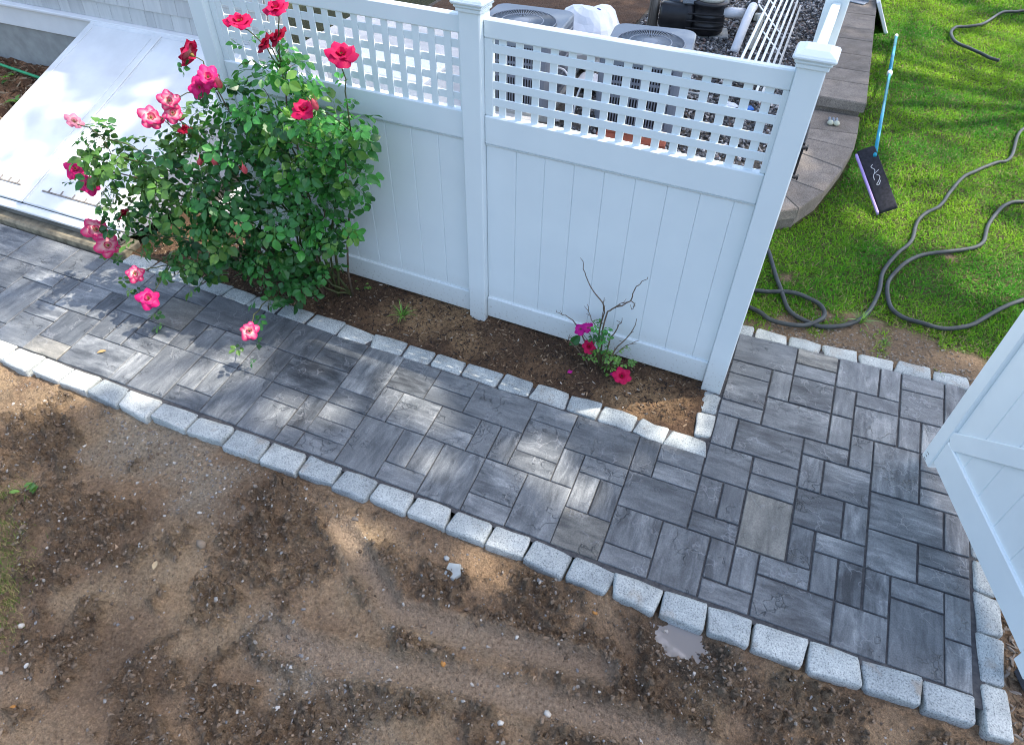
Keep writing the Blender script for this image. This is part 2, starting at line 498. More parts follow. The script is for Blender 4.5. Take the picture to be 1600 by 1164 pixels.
MAT['bark'] = mk_stripewood('bark', (0.05, 0.04, 0.03), (0.18, 0.14, 0.10), (14, 14, 2))
MAT['tree_leaf'] = mk_leaf('tree_leaf', (0.03, 0.07, 0.02), (0.06, 0.12, 0.035), 0.2)

# ------------------------------------------------------------------ ground sheets
def grid_mesh(name, x0, x1, y0, y1, step, zf, cf=None, keep=None):
    nx = int(round((x1 - x0) / step)) + 1; ny = int(round((y1 - y0) / step)) + 1
    X, Y = np.meshgrid(np.linspace(x0, x1, nx), np.linspace(y0, y1, ny))
    Z = zf(X, Y)
    V = np.stack([X.ravel(), Y.ravel(), Z.ravel()], 1)
    i = np.arange(nx * ny).reshape(ny, nx)
    F = np.stack([i[:-1, :-1].ravel(), i[:-1, 1:].ravel(), i[1:, 1:].ravel(), i[1:, :-1].ravel()], 1)
    if keep is not None:
        k = keep(V[F].mean(1)[:, 0], V[F].mean(1)[:, 1]); F = F[k]
        u, inv = np.unique(F, return_inverse=True); V = V[u]; F = inv.reshape(-1, 4)
    c = None if cf is None else cf(V[:, 0], V[:, 1])
    return fast_mesh(name, V, F, c, True)

def blob(X, Y, lst, sharp=2.0, seed=1, wob=0.45):
    """soft irregular patches, 0..1"""
    o = np.zeros_like(X)
    d = (fbm(X, Y, 5, 5, seed, .62) - 0.5) * wob * 3.2
    for (x, y, r) in lst:
        q = np.sqrt((X - x) ** 2 + (Y - y) ** 2) / r + d
        o = np.maximum(o, np.clip(1 - q ** sharp, 0, 1))
    return o

DARK = [(-3.86, -1.35, 0.25), (-2.27, -1.08, 0.18), (-2.97, -1.66, 0.34), (-2.0, -1.32, 0.29), (-1.24, -1.21, 0.27), (-0.56, -1.13, 0.3), (-1.22, -1.31, 0.2), (-0.79, -1.74, 0.41), (-2.55, -2.13, 0.22), (-1.67, -2.05, 0.34), (0.02, -1.42, 0.43), (-0.35, -1.23, 0.18), (-2.75, -2.22, 0.19), (0.39, -1.08, 0.18), (0.82, -1.1, 0.23), (-1.9, -2.45, .3), (1.3, -1.0, .2)]
TAN = [(-3.99, -1.05, 0.35), (-3.41, -1.05, 0.42), (-2.08, -1.79, 0.35), (0.64, -1.02, 0.18), (-0.83, -1.37, 0.11), (-1.62, -1.16, 0.16), (-2.69, -1.92, 0.21), (-1.07, -1.7, 0.34), (-2.48, -1.61, 0.32), (-1.48, -1.39, 0.14), (0.27, -1.23, 0.17), (-4.6, -1.2, .4)]
ORANGE = [(-0.95, -0.98, 0.18), (-2.74, -1.28, 0.18), (-3.94, -1.1, 0.2), (-2.26, -1.76, 0.17), (-3.0, -1.45, .2)]
GREY = [(-2.9, -1.05, 0.31), (-2.6, -1.17, 0.29), (-1.75, -1.76, 0.16), (-1.16, -1.89, 0.25), (-1.5, -1.85, 0.18), (-3.22, -1.02, 0.36), (.2, -1.0, .25)]
TRACK = [(-1.7, -1.77), (-1.46, -1.75), (-1.15, -1.69), (-0.79, -1.6), (-0.25, -1.52), (0.18, -1.48), (.8, -1.5)]
TRACK2 = [(-1.75, -1.12), (-1.23, -1.43), (-0.76, -1.37), (-.2, -1.3)]
MARKS = [(-1.79, -1.33, 0.11, 0.045, 0.72), (-1.58, -1.98, 0.05, 0.12, 0.3), (-0.93, -1.45, 0.09, 0.05, -0.2), (-2.35, -2.1, .06, .06, .2)]
PUD = [(0.01, -0.962), (0.06, -0.955), (0.13, -0.962), (0.20, -0.945), (0.235, -0.985), (0.2, -1.07), (0.16, -1.085), (0.11, -1.05), (0.06, -0.99)]

def near_path(X, Y, pts):
    d = np.full_like(X, 9.0)
    for (a, b) in zip(pts[:-1], pts[1:]):
        a = np.array(a); b = np.array(b); L = ((b - a) ** 2).sum()
        t = np.clip(((X - a[0]) * (b[0] - a[0]) + (Y - a[1]) * (b[1] - a[1])) / L, 0, 1)
        d = np.minimum(d, np.hypot(X - a[0] - t * (b[0] - a[0]), Y - a[1] - t * (b[1] - a[1])))
    return d

def in_poly(X, Y, P):
    c = np.zeros(X.shape, bool)
    for i in range(len(P)):
        x1, y1 = P[i]; x2, y2 = P[i - 1]
        k = ((y1 > Y) != (y2 > Y)) & (X < (x2 - x1) * (Y - y1) / (y2 - y1 + 1e-12) + x1)
        c ^= k
    return c

def rough_mask(X, Y):
    a = blob(X, Y, DARK, 2, 3, 0.9)
    n = fbm(X, Y, 6.5, 5, 23, .62); m = fbm(X, Y, 2.1, 4, 25, .6)
    k = np.clip((a * 0.55 + (m - .5) * 1.1 + (n - .5) * 1.3 - 0.12) * 6.5, 0, 1)
    for tr in (TRACK, TRACK2): k = k * (1 - np.exp(-(near_path(X, Y, tr) / 0.075) ** 4))
    return k * np.clip((-0.93 - Y) / .04, 0, 1)

def dirt_z(X, Y):
    X = np.asarray(X, float); Y = np.asarray(Y, float)
    z = -0.047 + (fbm(X, Y, 1.1, 3, 1) - 0.5) * 0.05
    rough = rough_mask(X, Y)
    rdg = 1 - np.abs(fbm(X, Y, 7, 4, 15, .6) - .5) * 4
    z = z + np.clip(rdg, 0, 1) ** 2 * (0.008 + 0.022 * rough) - 0.006
    z = z + (fbm(X, Y, 14, 4, 5, 0.6) - 0.5) * (0.022 + 0.060 * rough)
    z = z + np.maximum(0, fbm(X, Y, 34, 3, 8, 0.65) - 0.52) * (0.04 + 0.13 * rough) + rough * 0.012
    for tr, wd in ((TRACK, 0.055), (TRACK2, 0.045)):
        d = near_path(X, Y, tr)
        z = z * (1 - .7 * np.exp(-(d / wd) ** 4)) - 0.062 * .7 * np.exp(-(d / wd) ** 4) + 0.028 * np.exp(-((d - wd * 1.7) / (wd * 0.5)) ** 2) * (0.5 + vnoise(X, Y, 18, 4))
    for (x, y, a, b, th) in MARKS:
        u = (X - x) * math.cos(th) + (Y - y) * math.sin(th); v = -(X - x) * math.sin(th) + (Y - y) * math.cos(th)
        m = np.exp(-(np.abs(u) / a) ** 6 - (np.abs(v) / b) ** 6)
        z = z * (1 - 0.75 * m) + 0.75 * m * (-0.058)
    pm = np.exp(-(((X - 0.13) / 0.16) ** 2 + ((Y + 1.01) / 0.085) ** 2) ** 1.5)
    z = z * (1 - pm * .9) - 0.074 * pm * .9
    edge = np.clip((Y + 0.99) / 0.12, 0, 1) * (X < 1.5) * (1 - pm)
    z = np.minimum(z, z * (1 - edge) + edge * (-0.032 + 0.018 * (fbm(X, Y, 12, 3, 9) - 0.5)))
    return z

def mixc(c, m, d): return c * (1 - m[:, None]) + np.array(d)[None] * m[:, None]
def dirt_c(X, Y):
    n = fbm(X, Y, 2.2, 4, 21); c = np.tile(np.array((0.190, 0.140, 0.100)), (len(X), 1))
    c = mixc(c, np.clip((n - 0.45) * 4, 0, 1), (0.26, 0.195, 0.135))
    c = mixc(c, np.clip((0.45 - n) * 4, 0, 1) * .8, (0.12, 0.088, 0.064))
    c = mixc(c, blob(X, Y, TAN, 2, 5) * 0.75, (0.27, 0.215, 0.15))
    c = mixc(c, blob(X, Y, ORANGE, 2, 6) * 0.28, (0.29, 0.20, 0.12))
    c = mixc(c, blob(X, Y, GREY, 2, 7) * 0.7, (0.23, 0.21, 0.175))
    c = mixc(c, rough_mask(X, Y) * 0.62, (0.092, 0.071, 0.053))
    m = np.zeros(len(X))
    for tr in (TRACK, TRACK2): m = np.maximum(m, np.exp(-(near_path(X, Y, tr) / 0.075) ** 4))
    c = mixc(c, m * 0.7, (0.25, 0.205, 0.165))
    c = mixc(c, np.exp(-(((X - 0.12) / 0.26) ** 2 + ((Y + 1.02) / 0.17) ** 2) ** 2) * .85, (0.075, 0.058, 0.045))
    return c

X1 = np.array([0.0])
base = grid_mesh('ground', -60, 60, -60, 60, 3.0, lambda X, Y: X * 0 - 0.14, lambda X, Y: np.tile(np.array((0.040, 0.046, 0.026)), (len(X), 1)))
tag(link('ground', base, MAT['dirt']), kind='structure')
tag(link('dirt_yard', grid_mesh('dirt_yard', -6.4, 2.7, -3.3, -0.86, 0.0105, dirt_z, dirt_c), MAT['dirt']), kind='structure')
def east_z(X, Y): return -0.03 - 0.03 * np.clip((-0.84 - Y) / .1, 0, 1) + (fbm(X, Y, 10, 4, 31) - 0.5) * 0.03
tag(link('dirt_strip', grid_mesh('dirt_strip', 1.47, 3.4, -1.06, 1.9, 0.025, east_z, dirt_c), MAT['dirt']), kind='structure')

# puddle
pc = [(0.13 + .21 * math.cos(a) * (1 + .12 * math.sin(3 * a)), -1.02 + .13 * math.sin(a) * (1 + .15 * math.cos(2 * a))) for a in np.linspace(0, 6.283, 28, endpoint=False)]
mb = MB(); mb.add([(p[0], p[1], -0.0570) for p in pc], [tuple(range(len(pc)))])
tag(mb.build('puddle', MAT['water']), kind='structure')

# planting bed between path edging and fence
def bed_z(X, Y):
    z = -0.012 + (fbm(X, Y, 6, 4, 41) - 0.5) * 0.05 + np.maximum(0, fbm(X, Y, 26, 3, 43) - 0.5) * 0.06
    z = z + 0.035 * np.exp(-(((X + 2.2) / 0.35) ** 2 + ((Y - 0.62) / 0.14) ** 2)) + 0.02 * np.exp(-(((X + 0.6) / 0.3) ** 2 + ((Y - 0.5) / 0.15) ** 2))
    z = z + 0.040 * np.exp(-((Y + .0336 * (X + 1.86) - 0.93) / 0.10) ** 2)
    return np.where(Y < 0.36, np.minimum(z, -0.012), z)
def bed_c(X, Y):
    n = fbm(X, Y, 3, 4, 45); c = np.tile(np.array((0.075, 0.050, 0.036)), (len(X), 1))
    c = mixc(c, np.clip((n - 0.5) * 4, 0, 1), (0.13, 0.085, 0.055))
    c = mixc(c, blob(X, Y, [(-2.2, .6, .3), (-2.0, .72, .25), (-.55, .42, .22), (-.35, .5, .2), (-1.75, .55, .2)], 2, 47) * .75, (0.27, 0.185, 0.11))  # pale patches: sun falling through the lattice, painted into the soil colour
    return c
tag(link('planting_bed', grid_mesh('planting_bed', -4.74, -0.10, 0.22, 1.35, 0.016, bed_z, bed_c), MAT['dirt']), kind='structure')
# raised mulch bed beside the cellar door
def mul_z(X, Y): return 0.02 + np.clip((Y - 0.6) / 1.85, 0, 1) * 0.28 + (fbm(X, Y, 9, 4, 51) - 0.5) * 0.06
def mul_c(X, Y):
    n = fbm(X, Y, 5, 4, 55); c = np.tile(np.array((0.10, 0.055, 0.034)), (len(X), 1))
    return mixc(c, np.clip((n - 0.5) * 5, 0, 1), (0.24, 0.14, 0.085))
tag(link('mulch_bed', grid_mesh('mulch_bed', -10.2, -6.70, 0.30, 2.46, 0.03, mul_z, mul_c), MAT['dirt']), kind='structure')

# ------------------------------------------------------------------ paved path: every paver a part
U = 0.13
COEF = np.array([[-0.0012, 0.00171], [2.66474, -0.00958], [0.00265, -0.66496], [-0.1151, 0.06514], [-0.04566, 0.0054], [0.00085, 0.01186], [0.01771, 0.02132], [0.00078, -0.02103], [0.00059, 0.01024], [-0.00051, 0.0043]])
def uvw(u, v):
    u = u / 20; v = v / 5
    return np.array([1, u, v, u * u, u * v, v * v, u ** 3, u * u * v, u * v * v, v ** 3]) @ COEF
PAV = '''0,-4,1,2 1,-4,3,2 0,-2,2,2 2,-2,2,1 2,-1,2,1 0,0,1,2 1,0,1,2 2,0,2,3 0,2,2,1 -3,1,3,2 -2,0,2,1 -2,-1,2,1 -3,-1,1,2 -3,3,2,2 -3,5,2,1 -1,3,2,3 1,3,1,2 2,3,1,2 3,3,2,1 1,5,2,1 3,4,3,2
0,-10,3,2 3,-10,2,1 3,-9,2,1 5,-10,2,2 7,-10,1,2 8,-10,2,1 8,-9,2,2 10,-10,1,3 0,-8,2,1 2,-8,1,2 3,-8,2,2 5,-8,1,2 6,-8,2,1 0,-7,2,2 2,-6,3,2 5,-6,1,2 6,-7,2,2 8,-7,1,2 9,-7,2,2 0,-5,2,1 4,-4,2,1 6,-5,1,2 7,-5,2,3 9,-5,2,1 9,-4,2,1 9,-3,2,1 4,-3,1,2 5,-3,2,2 4,-1,2,2 6,-1,1,2 4,1,1,2 5,1,2,1 5,2,1,2 6,2,1,2 6,4,2,2 7,2,1,2 7,0,2,2 7,-2,3,2 10,-2,1,2 9,0,2,1 9,1,2,1 8,2,2,1 8,3,2,3 10,2,1,2 10,4,1,2
-6,-1,3,2 -6,1,1,2 -5,1,2,1 -5,2,1,2 -4,2,1,2 -5,4,2,2 -7,3,2,3 -9,3,2,2 -9,5,2,1 -8,2,2,1 -8,0,2,2 -8,-1,2,1 -9,1,1,2 -10,1,1,2 -12,2,2,1 -14,1,2,2 -12,1,2,1 -11,-1,3,2 -15,-1,2,2 -13,-1,2,1 -13,0,2,1 -15,1,1,2 -17,-1,2,3 -17,2,2,1 -17,3,2,1 -17,4,2,1 -17,5,2,1 -15,3,2,3 -13,3,1,2 -12,3,1,2 -13,5,2,1 -11,3,2,3 -18,3,1,2 -18,5,1,1 -20,3,2,1 -20,4,2,2 -22,3,2,3 -20,1,3,2 -19,0,2,1 -19,-1,2,1 -21,-1,2,2 -21,1,1,2 -22,1,1,2 -24,3,1,2 -23,3,1,2 -24,5,2,1 -26,3,2,3 -27,4,1,2 -30,4,3,2 -28,3,2,1 -28,2,1,1 -27,2,1,1 -28,0,2,2 -28,-1,2,1 -26,1,1,2 -25,1,1,2 -24,1,2,2 -26,-1,3,2 -23,-1,2,2 -30,2,1,2 -29,2,1,2 -30,0,2,2 -30,-1,2,1 -31,1,1,2 -33,1,2,2 -32,3,2,2 -32,5,2,1 -33,-1,3,2 -35,-1,2,2 -34,1,1,2 -36,1,2,1 -36,2,2,3 -34,3,2,1 -34,4,2,2 -38,1,2,2 -38,-1,3,2 -39,1,1,2 -41,-1,3,2 -38,3,2,2 -36,5,2,1 -38,5,2,1 -41,1,2,2 -40,3,2,3 -42,3,2,2 -42,5,2,1 -43,-1,2,2 -43,1,2,2'''
rects = [tuple(int(a) for a in t.split(',')) for t in PAV.split()]
path = MB()
sx = [uvw(u, v) for u, v in ((-43, -1.3), (11, -1.3), (11, 6.1), (-43, 6.1))]
path_me = grid_mesh('paved_path', -6.35, 1.46, -0.80, 0.28, 0.06, lambda X, Y: X * 0 - 0.010)
pb = tag(link('paved_path', path_me, MAT['sand']), kind='structure')
p2 = grid_mesh('patio_bed', -0.06, 1.46, 0.282, 1.42, 0.06, lambda X, Y: X * 0 - 0.010)
pt = tag(link('paved_patio', p2, MAT['sand']), kind='structure')
for (u, v, du, dv) in rects:
    wet = 0.5 + 0.5 * math.tanh((u + 2) / 4.0)
    g = 0.020 + 0.024 * wet                                # joint half width in units
    x0, x1, y0, y1 = u + g, u + du - g, v + g, v + dv - g
    if v == -1 and u < 0: y0 -= 0.12
    if v == -10: y0 -= 0.25
    P = [uvw(a, b) for a, b in ((x0, y1), (x1, y1), (x1, y0), (x0, y0))]
    P = [p + rng.normal(0, 0.0012, 2) for p in P]
    c = sum(P) / 4
    longx = du >= dv
    if du == dv: longx = rng.random() < 0.6
    a = 0.0 if longx else math.pi / 2
    ca, sa = math.cos(-a), math.sin(-a)
    L = [np.array([(p - c)[0] * ca - (p - c)[1] * sa, (p - c)[0] * sa + (p - c)[1] * ca]) for p in P]
    ch = 0.0035
    z0 = rng.normal(0, 0.0010); tx, ty = rng.normal(0, 0.004, 2)
    zz = lambda p: z0 + p[0] * tx + p[1] * ty
    vs = [(p[0], p[1], -0.05) for p in L] + [(p[0], p[1], zz(p) - ch) for p in L]
    ins = [p - np.sign(p) * ch for p in L]
    vs += [(p[0], p[1], zz(p)) for p in ins]
    fs = []
    for i in range(4):
        j = (i + 1) % 4
        fs += [(i, j, 4 + j, 4 + i), (4 + i, 4 + j, 8 + j, 8 + i)]
    fs.append((8, 9, 10, 11))
    MB().add(vs, fs).build('paver', MAT['paver'], pt if v < -2 or (v == -2 and u < 11 and False) else pb, loc=(c[0], c[1], 0), rot=(0, 0, a))

# ------------------------------------------------------------------ granite edging
LOW = [(-4.896, -0.772), (-4.578, -0.779), (-4.31, -0.782), (-4.055, -0.787), (-3.805, -0.784), (-3.562, -0.781), (-3.283, -0.79), (-3.006, -0.79), (-2.725, -0.784), (-2.45, -0.782), (-2.184, -0.785), (-1.946, -0.781), (-1.707, -0.784), (-1.464, -0.786), (-1.221, -0.789), (-0.976, -0.787), (-0.756, -0.789), (-0.518, -0.794), (-0.281, -0.80), (-0.03, -0.8), (0.199, -0.79), (0.419, -0.787), (0.677, -0.782), (0.924, -0.77), (1.185, -0.763), (1.411, -0.76)]
LOW = [(-6.18, -.775), (-5.93, -.775), (-5.67, -.775), (-5.42, -.775), (-5.16, -.774)] + LOW
UP = [(-4.70, 0.262), (-4.432, 0.261), (-4.18, 0.251), (-3.92, .24), (-3.674, 0.228), (-3.435, 0.218), (-3.185, 0.22), (-2.92, 0.213), (-2.644, 0.197), (-2.383, 0.19), (-2.121, 0.192), (-1.896, 0.191), (-1.66, 0.19), (-1.39, 0.185), (-1.166, 0.179), (-0.912, 0.175), (-0.697, 0.17), (-0.46, 0.16), (-0.258, 0.145), (0.0, 0.14)]
NORTH = [(-0.16, 1.372), (0.103, 1.372), (0.335, 1.374), (0.567, 1.382), (0.808, 1.386), (1.046, 1.396), (1.279, 1.401), (1.517, 1.407)]
def edging(name, pts, side, wd, gap, label=None):
    root = empty(name, (0, 0, 0), kind='structure')
    for i, (a, b) in enumerate(zip(pts[:-1], pts[1:])):
        a = np.array(a); b = np.array(b); L = np.linalg.norm(b - a); d = (b - a) / L
        n = np.array([-d[1], d[0]]) * side
        w_ = wd * rng.uniform(0.9, 1.08)
        c = (a + b) / 2 + n * (w_ / 2 - 0.004)
        vs, fs = rbox((max(0.03, L / 2 - gap * rng.uniform(.6, 1.2)), w_ / 2, 0.06), rng.uniform(0.014, 0.022), 0.0014, int(rng.integers(1e6)))
        vs[:, :2] += rng.normal(0, 0.0006, (len(vs), 2))
        k, k2, k3 = rng.normal(0, 0.07), rng.normal(0, 0.45), rng.normal(0, 0.7)      # not quite square
        X0, Y0 = vs[:, 0].copy(), vs[:, 1].copy()
        vs[:, 1] = Y0 * (1 + np.clip(k2 * X0, -.12, .12)); vs[:, 0] = X0 * (1 + np.clip(k3 * Y0, -.12, .12)) + Y0 * k
        vs[:, 1] += rng.normal(0, .0022) * np.sin(X0 * 45 + rng.uniform(0, 6)) * 1.6; vs[:, 2] += rng.normal(0, .03) * X0 + .0022 * np.sin(X0 * 38 + rng.uniform(0, 6)) * np.sin(Y0 * 40 + rng.uniform(0, 6))
        MB().add(vs, fs).build('cobblestone', MAT['granite'], root, True, (c[0], c[1], -0.056 + rng.normal(0, 0.002)), (rng.normal(0, .015), rng.normal(0, .012), math.atan2(d[1], d[0]) + rng.normal(0, .012)))
    return root
edging('yard_kerb', LOW, -1, 0.145, 0.0065)
bedk = edging('bed_kerb', UP, 1, 0.142, 0.007)
s_ = edging('bed_side_kerb', [(-0.005, 0.292), (-0.012, 0.51), (-0.012, 0.70)], 1, 0.115, 0.008)
edging('lawn_kerb', NORTH, 1, 0.125, 0.007)
edging('patio_kerb', [(1.447, -0.915), (1.437, -0.665), (1.44, -0.405), (1.442, -0.175), (1.447, 0.035), (1.45, .29), (1.452, .55), (1.455, .81), (1.455, 1.07), (1.455, 1.33)], -1, 0.115, 0.009)

# ------------------------------------------------------------------ lawn
def lawn_z(X, Y): return -0.012 + (fbm(X, Y, 2.5, 3, 61) - 0.5) * 0.05
BARE = [(1.15, 1.68, 0.30), (0.75, 1.58, 0.28), (0.35, 1.56, 0.2), (0.85, 1.85, .18), (0.22, 2.2, 0.07), (0.55, 1.85, .09), (1.45, 3.05, .06), (1.5, 1.65, .25)]
def lawn_c(X, Y):
    c = np.tile(np.array((0.055, 0.062, 0.026)), (len(X), 1))
    m = np.clip(blob(X, Y, BARE, 2, 63) * 1.6 + np.clip((1.62 - Y) / 0.12, 0, 1), 0, 1)
    return mixc(c, m, (0.165, 0.125, 0.09))
tag(link('lawn_soil', grid_mesh('lawn_soil', -0.7, 8, 1.44, 13.5, 0.05, lawn_z, lawn_c), MAT['dirt']), kind='structure')

WALL_OUT = [(0.60, 12.5), (0.60, 4.75), (0.585, 4.35), (0.535, 4.05), (0.455, 3.75), (0.372, 3.40), (0.28, 3.16), (0.165, 2.98), (0.02, 2.84), (-0.2, 2.74), (-0.6, 2.7), (-0.6, 12.5)]
def grass(n):
    x = rng.uniform(-0.2, 5.0, n * 2); y = 1.47 + rng.random(n * 2) ** 1.35 * 10.3
    k = ~in_poly(x, y, WALL_OUT) & (x < 0.25 * y + 2.2)
    x, y = x[k], y[k]
    d = np.clip(1 - blob(x, y, BARE, 2, 63) * 1.7, 0, 1) * np.clip((y - 1.50) / 0.22, 0.08, 1)
    d *= 0.6 + 0.4 * fbm(x, y, 6, 2, 66)
    k = rng.random(len(x)) < d
    x, y = x[k][:n], y[k][:n]
    m = len(x)
    z = lawn_z(x, y)
    a = rng.uniform(0, 6.283, m)
    tilt = rng.uniform(0.15, 1.15, m); bend = rng.uniform(0.2, 0.9, m)
    long = fbm(x, y, 1.6, 3, 67)
    L = rng.uniform(0.022, 0.050, m) * (0.75 + 0.6 * long) * (1 + 0.03 * (y - 1.5))
    wd = rng.uniform(0.0020, 0.0036, m) * (1 + 0.09 * (y - 1.5))
    dx, dy = np.cos(a), np.sin(a); px, py = -dy, dx
    V = np.zeros((m, 5, 3), np.float32)
    def at(t, s): 
        h = L * t; th = tilt + bend * t
        return np.stack([x + dx * h * np.sin(th) + px * wd * s, y + dy * h * np.sin(th) + py * wd * s, z + h * np.cos(th)], 1)
    V[:, 0] = at(0, -1); V[:, 1] = at(0, 1); V[:, 2] = at(0.55, 0.85); V[:, 3] = at(0.55, -0.85); V[:, 4] = at(1, 0)
    b = (np.arange(m) * 5)[:, None]
    F = np.concatenate([b + np.array([[0, 1, 2]]), b + np.array([[0, 2, 3]]), b + np.array([[3, 2, 4]])], 0)
    t = np.clip((fbm(x, y, 1.3, 3, 70) - 0.35) * 2.6 + rng.normal(0, 0.22, m), 0, 1)[:, None]
    c = np.array((0.060, 0.245, 0.014)) * (1 - t) + np.array((0.25, 0.45, 0.022)) * t
    dry = (rng.random(m) < 0.07 + 0.25 * np.clip(blob(x, y, [(p[0], p[1], p[2] * 2) for p in BARE], 2, 71), 0, 1))[:, None]
    c = np.where(dry, np.array((0.30, 0.27, 0.12)), c) * rng.uniform(0.75, 1.25, (m, 1))
    C = np.repeat(c, 5, 0)
    return fast_mesh('lawn_grass', V.reshape(-1, 3), F, C)
tag(link('lawn_grass', grass(150000), MAT['grass']), kind='stuff')

# ------------------------------------------------------------------ scattered loose pieces
def ico(seed, flat=0.7, j=0.22):
    g = np.random.default_rng(seed)
    p = (1 + 5 ** .5) / 2
    v = np.array([(-1, p, 0), (1, p, 0), (-1, -p, 0), (1, -p, 0), (0, -1, p), (0, 1, p), (0, -1, -p), (0, 1, -p), (p, 0, -1), (p, 0, 1), (-p, 0, -1), (-p, 0, 1)], float)
    v /= np.linalg.norm(v[0])
    v *= 1 + g.normal(0, j, (12, 1)); v *= np.array([1.15, 0.85, flat])
    f = np.array([(0, 11, 5), (0, 5, 1), (0, 1, 7), (0, 7, 10), (0, 10, 11), (1, 5, 9), (5, 11, 4), (11, 10, 2), (10, 7, 6), (7, 1, 8), (3, 9, 4), (3, 4, 2), (3, 2, 6), (3, 6, 8), (3, 8, 9), (4, 9, 5), (2, 4, 11), (6, 2, 10), (8, 6, 7), (9, 8, 1)])
    return v, f
def randrot(m, tilt=1.0):
    a = rng.uniform(0, 6.283, m); b = rng.normal(0, 0.5 * tilt, m); c = rng.normal(0, 0.5 * tilt, m)
    ca, sa, cb, sb, cc, s2 = np.cos(a), np.sin(a), np.cos(b), np.sin(b), np.cos(c), np.sin(c)
    Z = np.zeros(m); O = np.ones(m)
    Rz = np.stack([ca, -sa, Z, sa, ca, Z, Z, Z, O], 1).reshape(m, 3, 3)
    Rx = np.stack([O, Z, Z, Z, cb, -sb, Z, sb, cb], 1).reshape(m, 3, 3)
    Ry = np.stack([cc, Z, s2, Z, O, Z, -s2, Z, cc], 1).reshape(m, 3, 3)
    return Rz @ Rx @ Ry
def scatter(name, P, S, C, mat, kind='stuff', nvar=6, flat=0.7, tilt=1.0, stretch=None, j=0.27):
    m = len(P); var = rng.integers(0, nvar, m); Q = randrot(m, tilt)
    VS, FS, CS, o = [], [], [], 0
    for k in range(nvar):
        v, f = ico(k * 7 + 3, flat, j)
        if stretch is not None: v = v * np.array(stretch)
        s = np.where(var == k)[0]
        if not len(s): continue
        W = np.einsum('mij,vj->mvi', Q[s], v) * S[s][:, None, None] + P[s][:, None, :]
        VS.append(W.reshape(-1, 3)); FS.append((f[None] + (np.arange(len(s)) * 12)[:, None, None]).reshape(-1, 3) + o)
        CS.append(np.repeat(C[s], 12, 0)); o += len(s) * 12
    return tag(link(name, fast_mesh(name, np.concatenate(VS), np.concatenate(FS), np.concatenate(CS)), mat), kind=kind)

# crumbs and pebbles of the dirt yard
n = 26000
x = rng.uniform(-5.4, 2.2, n); y = -0.97 - rng.random(n) * 2.2
den = 0.12 + 0.9 * np.clip(blob(x, y, GREY, 2, 7) * 1.3, 0, 1) + 0.22 * rough_mask(x, y) + 0.25 * np.exp(-((y + 1.0) / 0.07) ** 2)
k = rng.random(n) < den
x, y = x[k], y[k]; m = len(x)
s = 0.0035 + 0.0065 * rng.random(m) ** 3 + (rng.random(m) < 0.03) * 0.006
pal = np.array([(0.30, 0.27, 0.23), (0.42, 0.40, 0.36), (0.20, 0.17, 0.14), (0.16, 0.115, 0.08), (0.52, 0.48, 0.42), (0.23, 0.23, 0.23), (0.33, 0.24, 0.16)])
c = pal[rng.choice(7, m, p=[.24, .14, .2, .18, .06, .12, .06])] * rng.uniform(0.75, 1.2, (m, 1))
scatter('dirt_pebbles', np.stack([x, y, dirt_z(x, y) + s * 0.25], 1), s, c, MAT['stone'])
# clods of dark soil
n = 30000
x = rng.uniform(-5.0, 2.0, n); y = -0.97 - rng.random(n) * 2.0
k = rng.random(n) < rough_mask(x, y) * 0.9 + 0.05
x, y = x[k], y[k]; m = len(x)
s = 0.003 + 0.011 * rng.random(m) ** 3
c = np.array((0.165, 0.122, 0.085)) * rng.uniform(0.6, 1.5, (m, 1))
scatter('soil_clods', np.stack([x, y, dirt_z(x, y) + s * 0.2], 1), s, c, MAT['chip'])
# mulch and crumbs of the planting bed
n = 9000
x = rng.uniform(-4.6, -0.14, n); y = rng.uniform(0.34, 0.95, n)
k = ~((x > -0.14))
s = 0.003 + 0.007 * rng.random(n) ** 2
c = np.array([(0.075, 0.05, 0.035), (0.16, 0.10, 0.06), (0.34, 0.24, 0.15), (0.50, 0.44, 0.36), (0.04, 0.03, 0.025)])[rng.choice(5, n, p=[.40, .30, .14, .02, .14])] * rng.uniform(.75, 1.2, (n, 1))
scatter('bed_mulch', np.stack([x, y, bed_z(x, y) + s * 0.25], 1), s, c, MAT['chip'], flat=0.45, stretch=(1.7, 0.8, 0.8))
n = 1500
x = rng.uniform(-9, -6.74, n); y = rng.uniform(0.5, 2.44, n); s = rng.uniform(0.01, 0.024, n)
c = np.array([(0.10, 0.06, 0.035), (0.22, 0.13, 0.075), (0.34, 0.25, 0.16)])[rng.integers(0, 3, n)]
scatter('bark_mulch', np.stack([x, y, mul_z(x, y) + 0.004], 1), s, c, MAT['chip'], flat=0.35, stretch=(2.2, 0.7, 0.8))
n = 1100
x = rng.uniform(0.2, 1.55, n); y = 1.52 + rng.random(n) ** 2 * .35; s = 0.003 + 0.006 * rng.random(n) ** 2
c = np.array([(0.22, 0.185, 0.145), (0.15, 0.115, 0.085), (0.32, 0.28, 0.23)])[rng.integers(0, 3, n)]
scatter('edge_pebbles', np.stack([x, y, lawn_z(x, y) + s * .3], 1), s, c, MAT['stone'])
n = 900
x = rng.uniform(1.55, 1.85, n); y = rng.uniform(-1.0, 0.3, n); s = rng.uniform(0.005, 0.014, n)
c = np.array([(0.10, 0.065, 0.04), (0.22, 0.15, 0.09), (0.30, 0.25, 0.2)])[rng.integers(0, 3, n)]
scatter('side_mulch', np.stack([x, y, np.where(y < -.86, dirt_z(x, y), east_z(x, y)) + s * .3], 1), s, c, MAT['chip'], flat=0.4, stretch=(1.8, .7, .8))

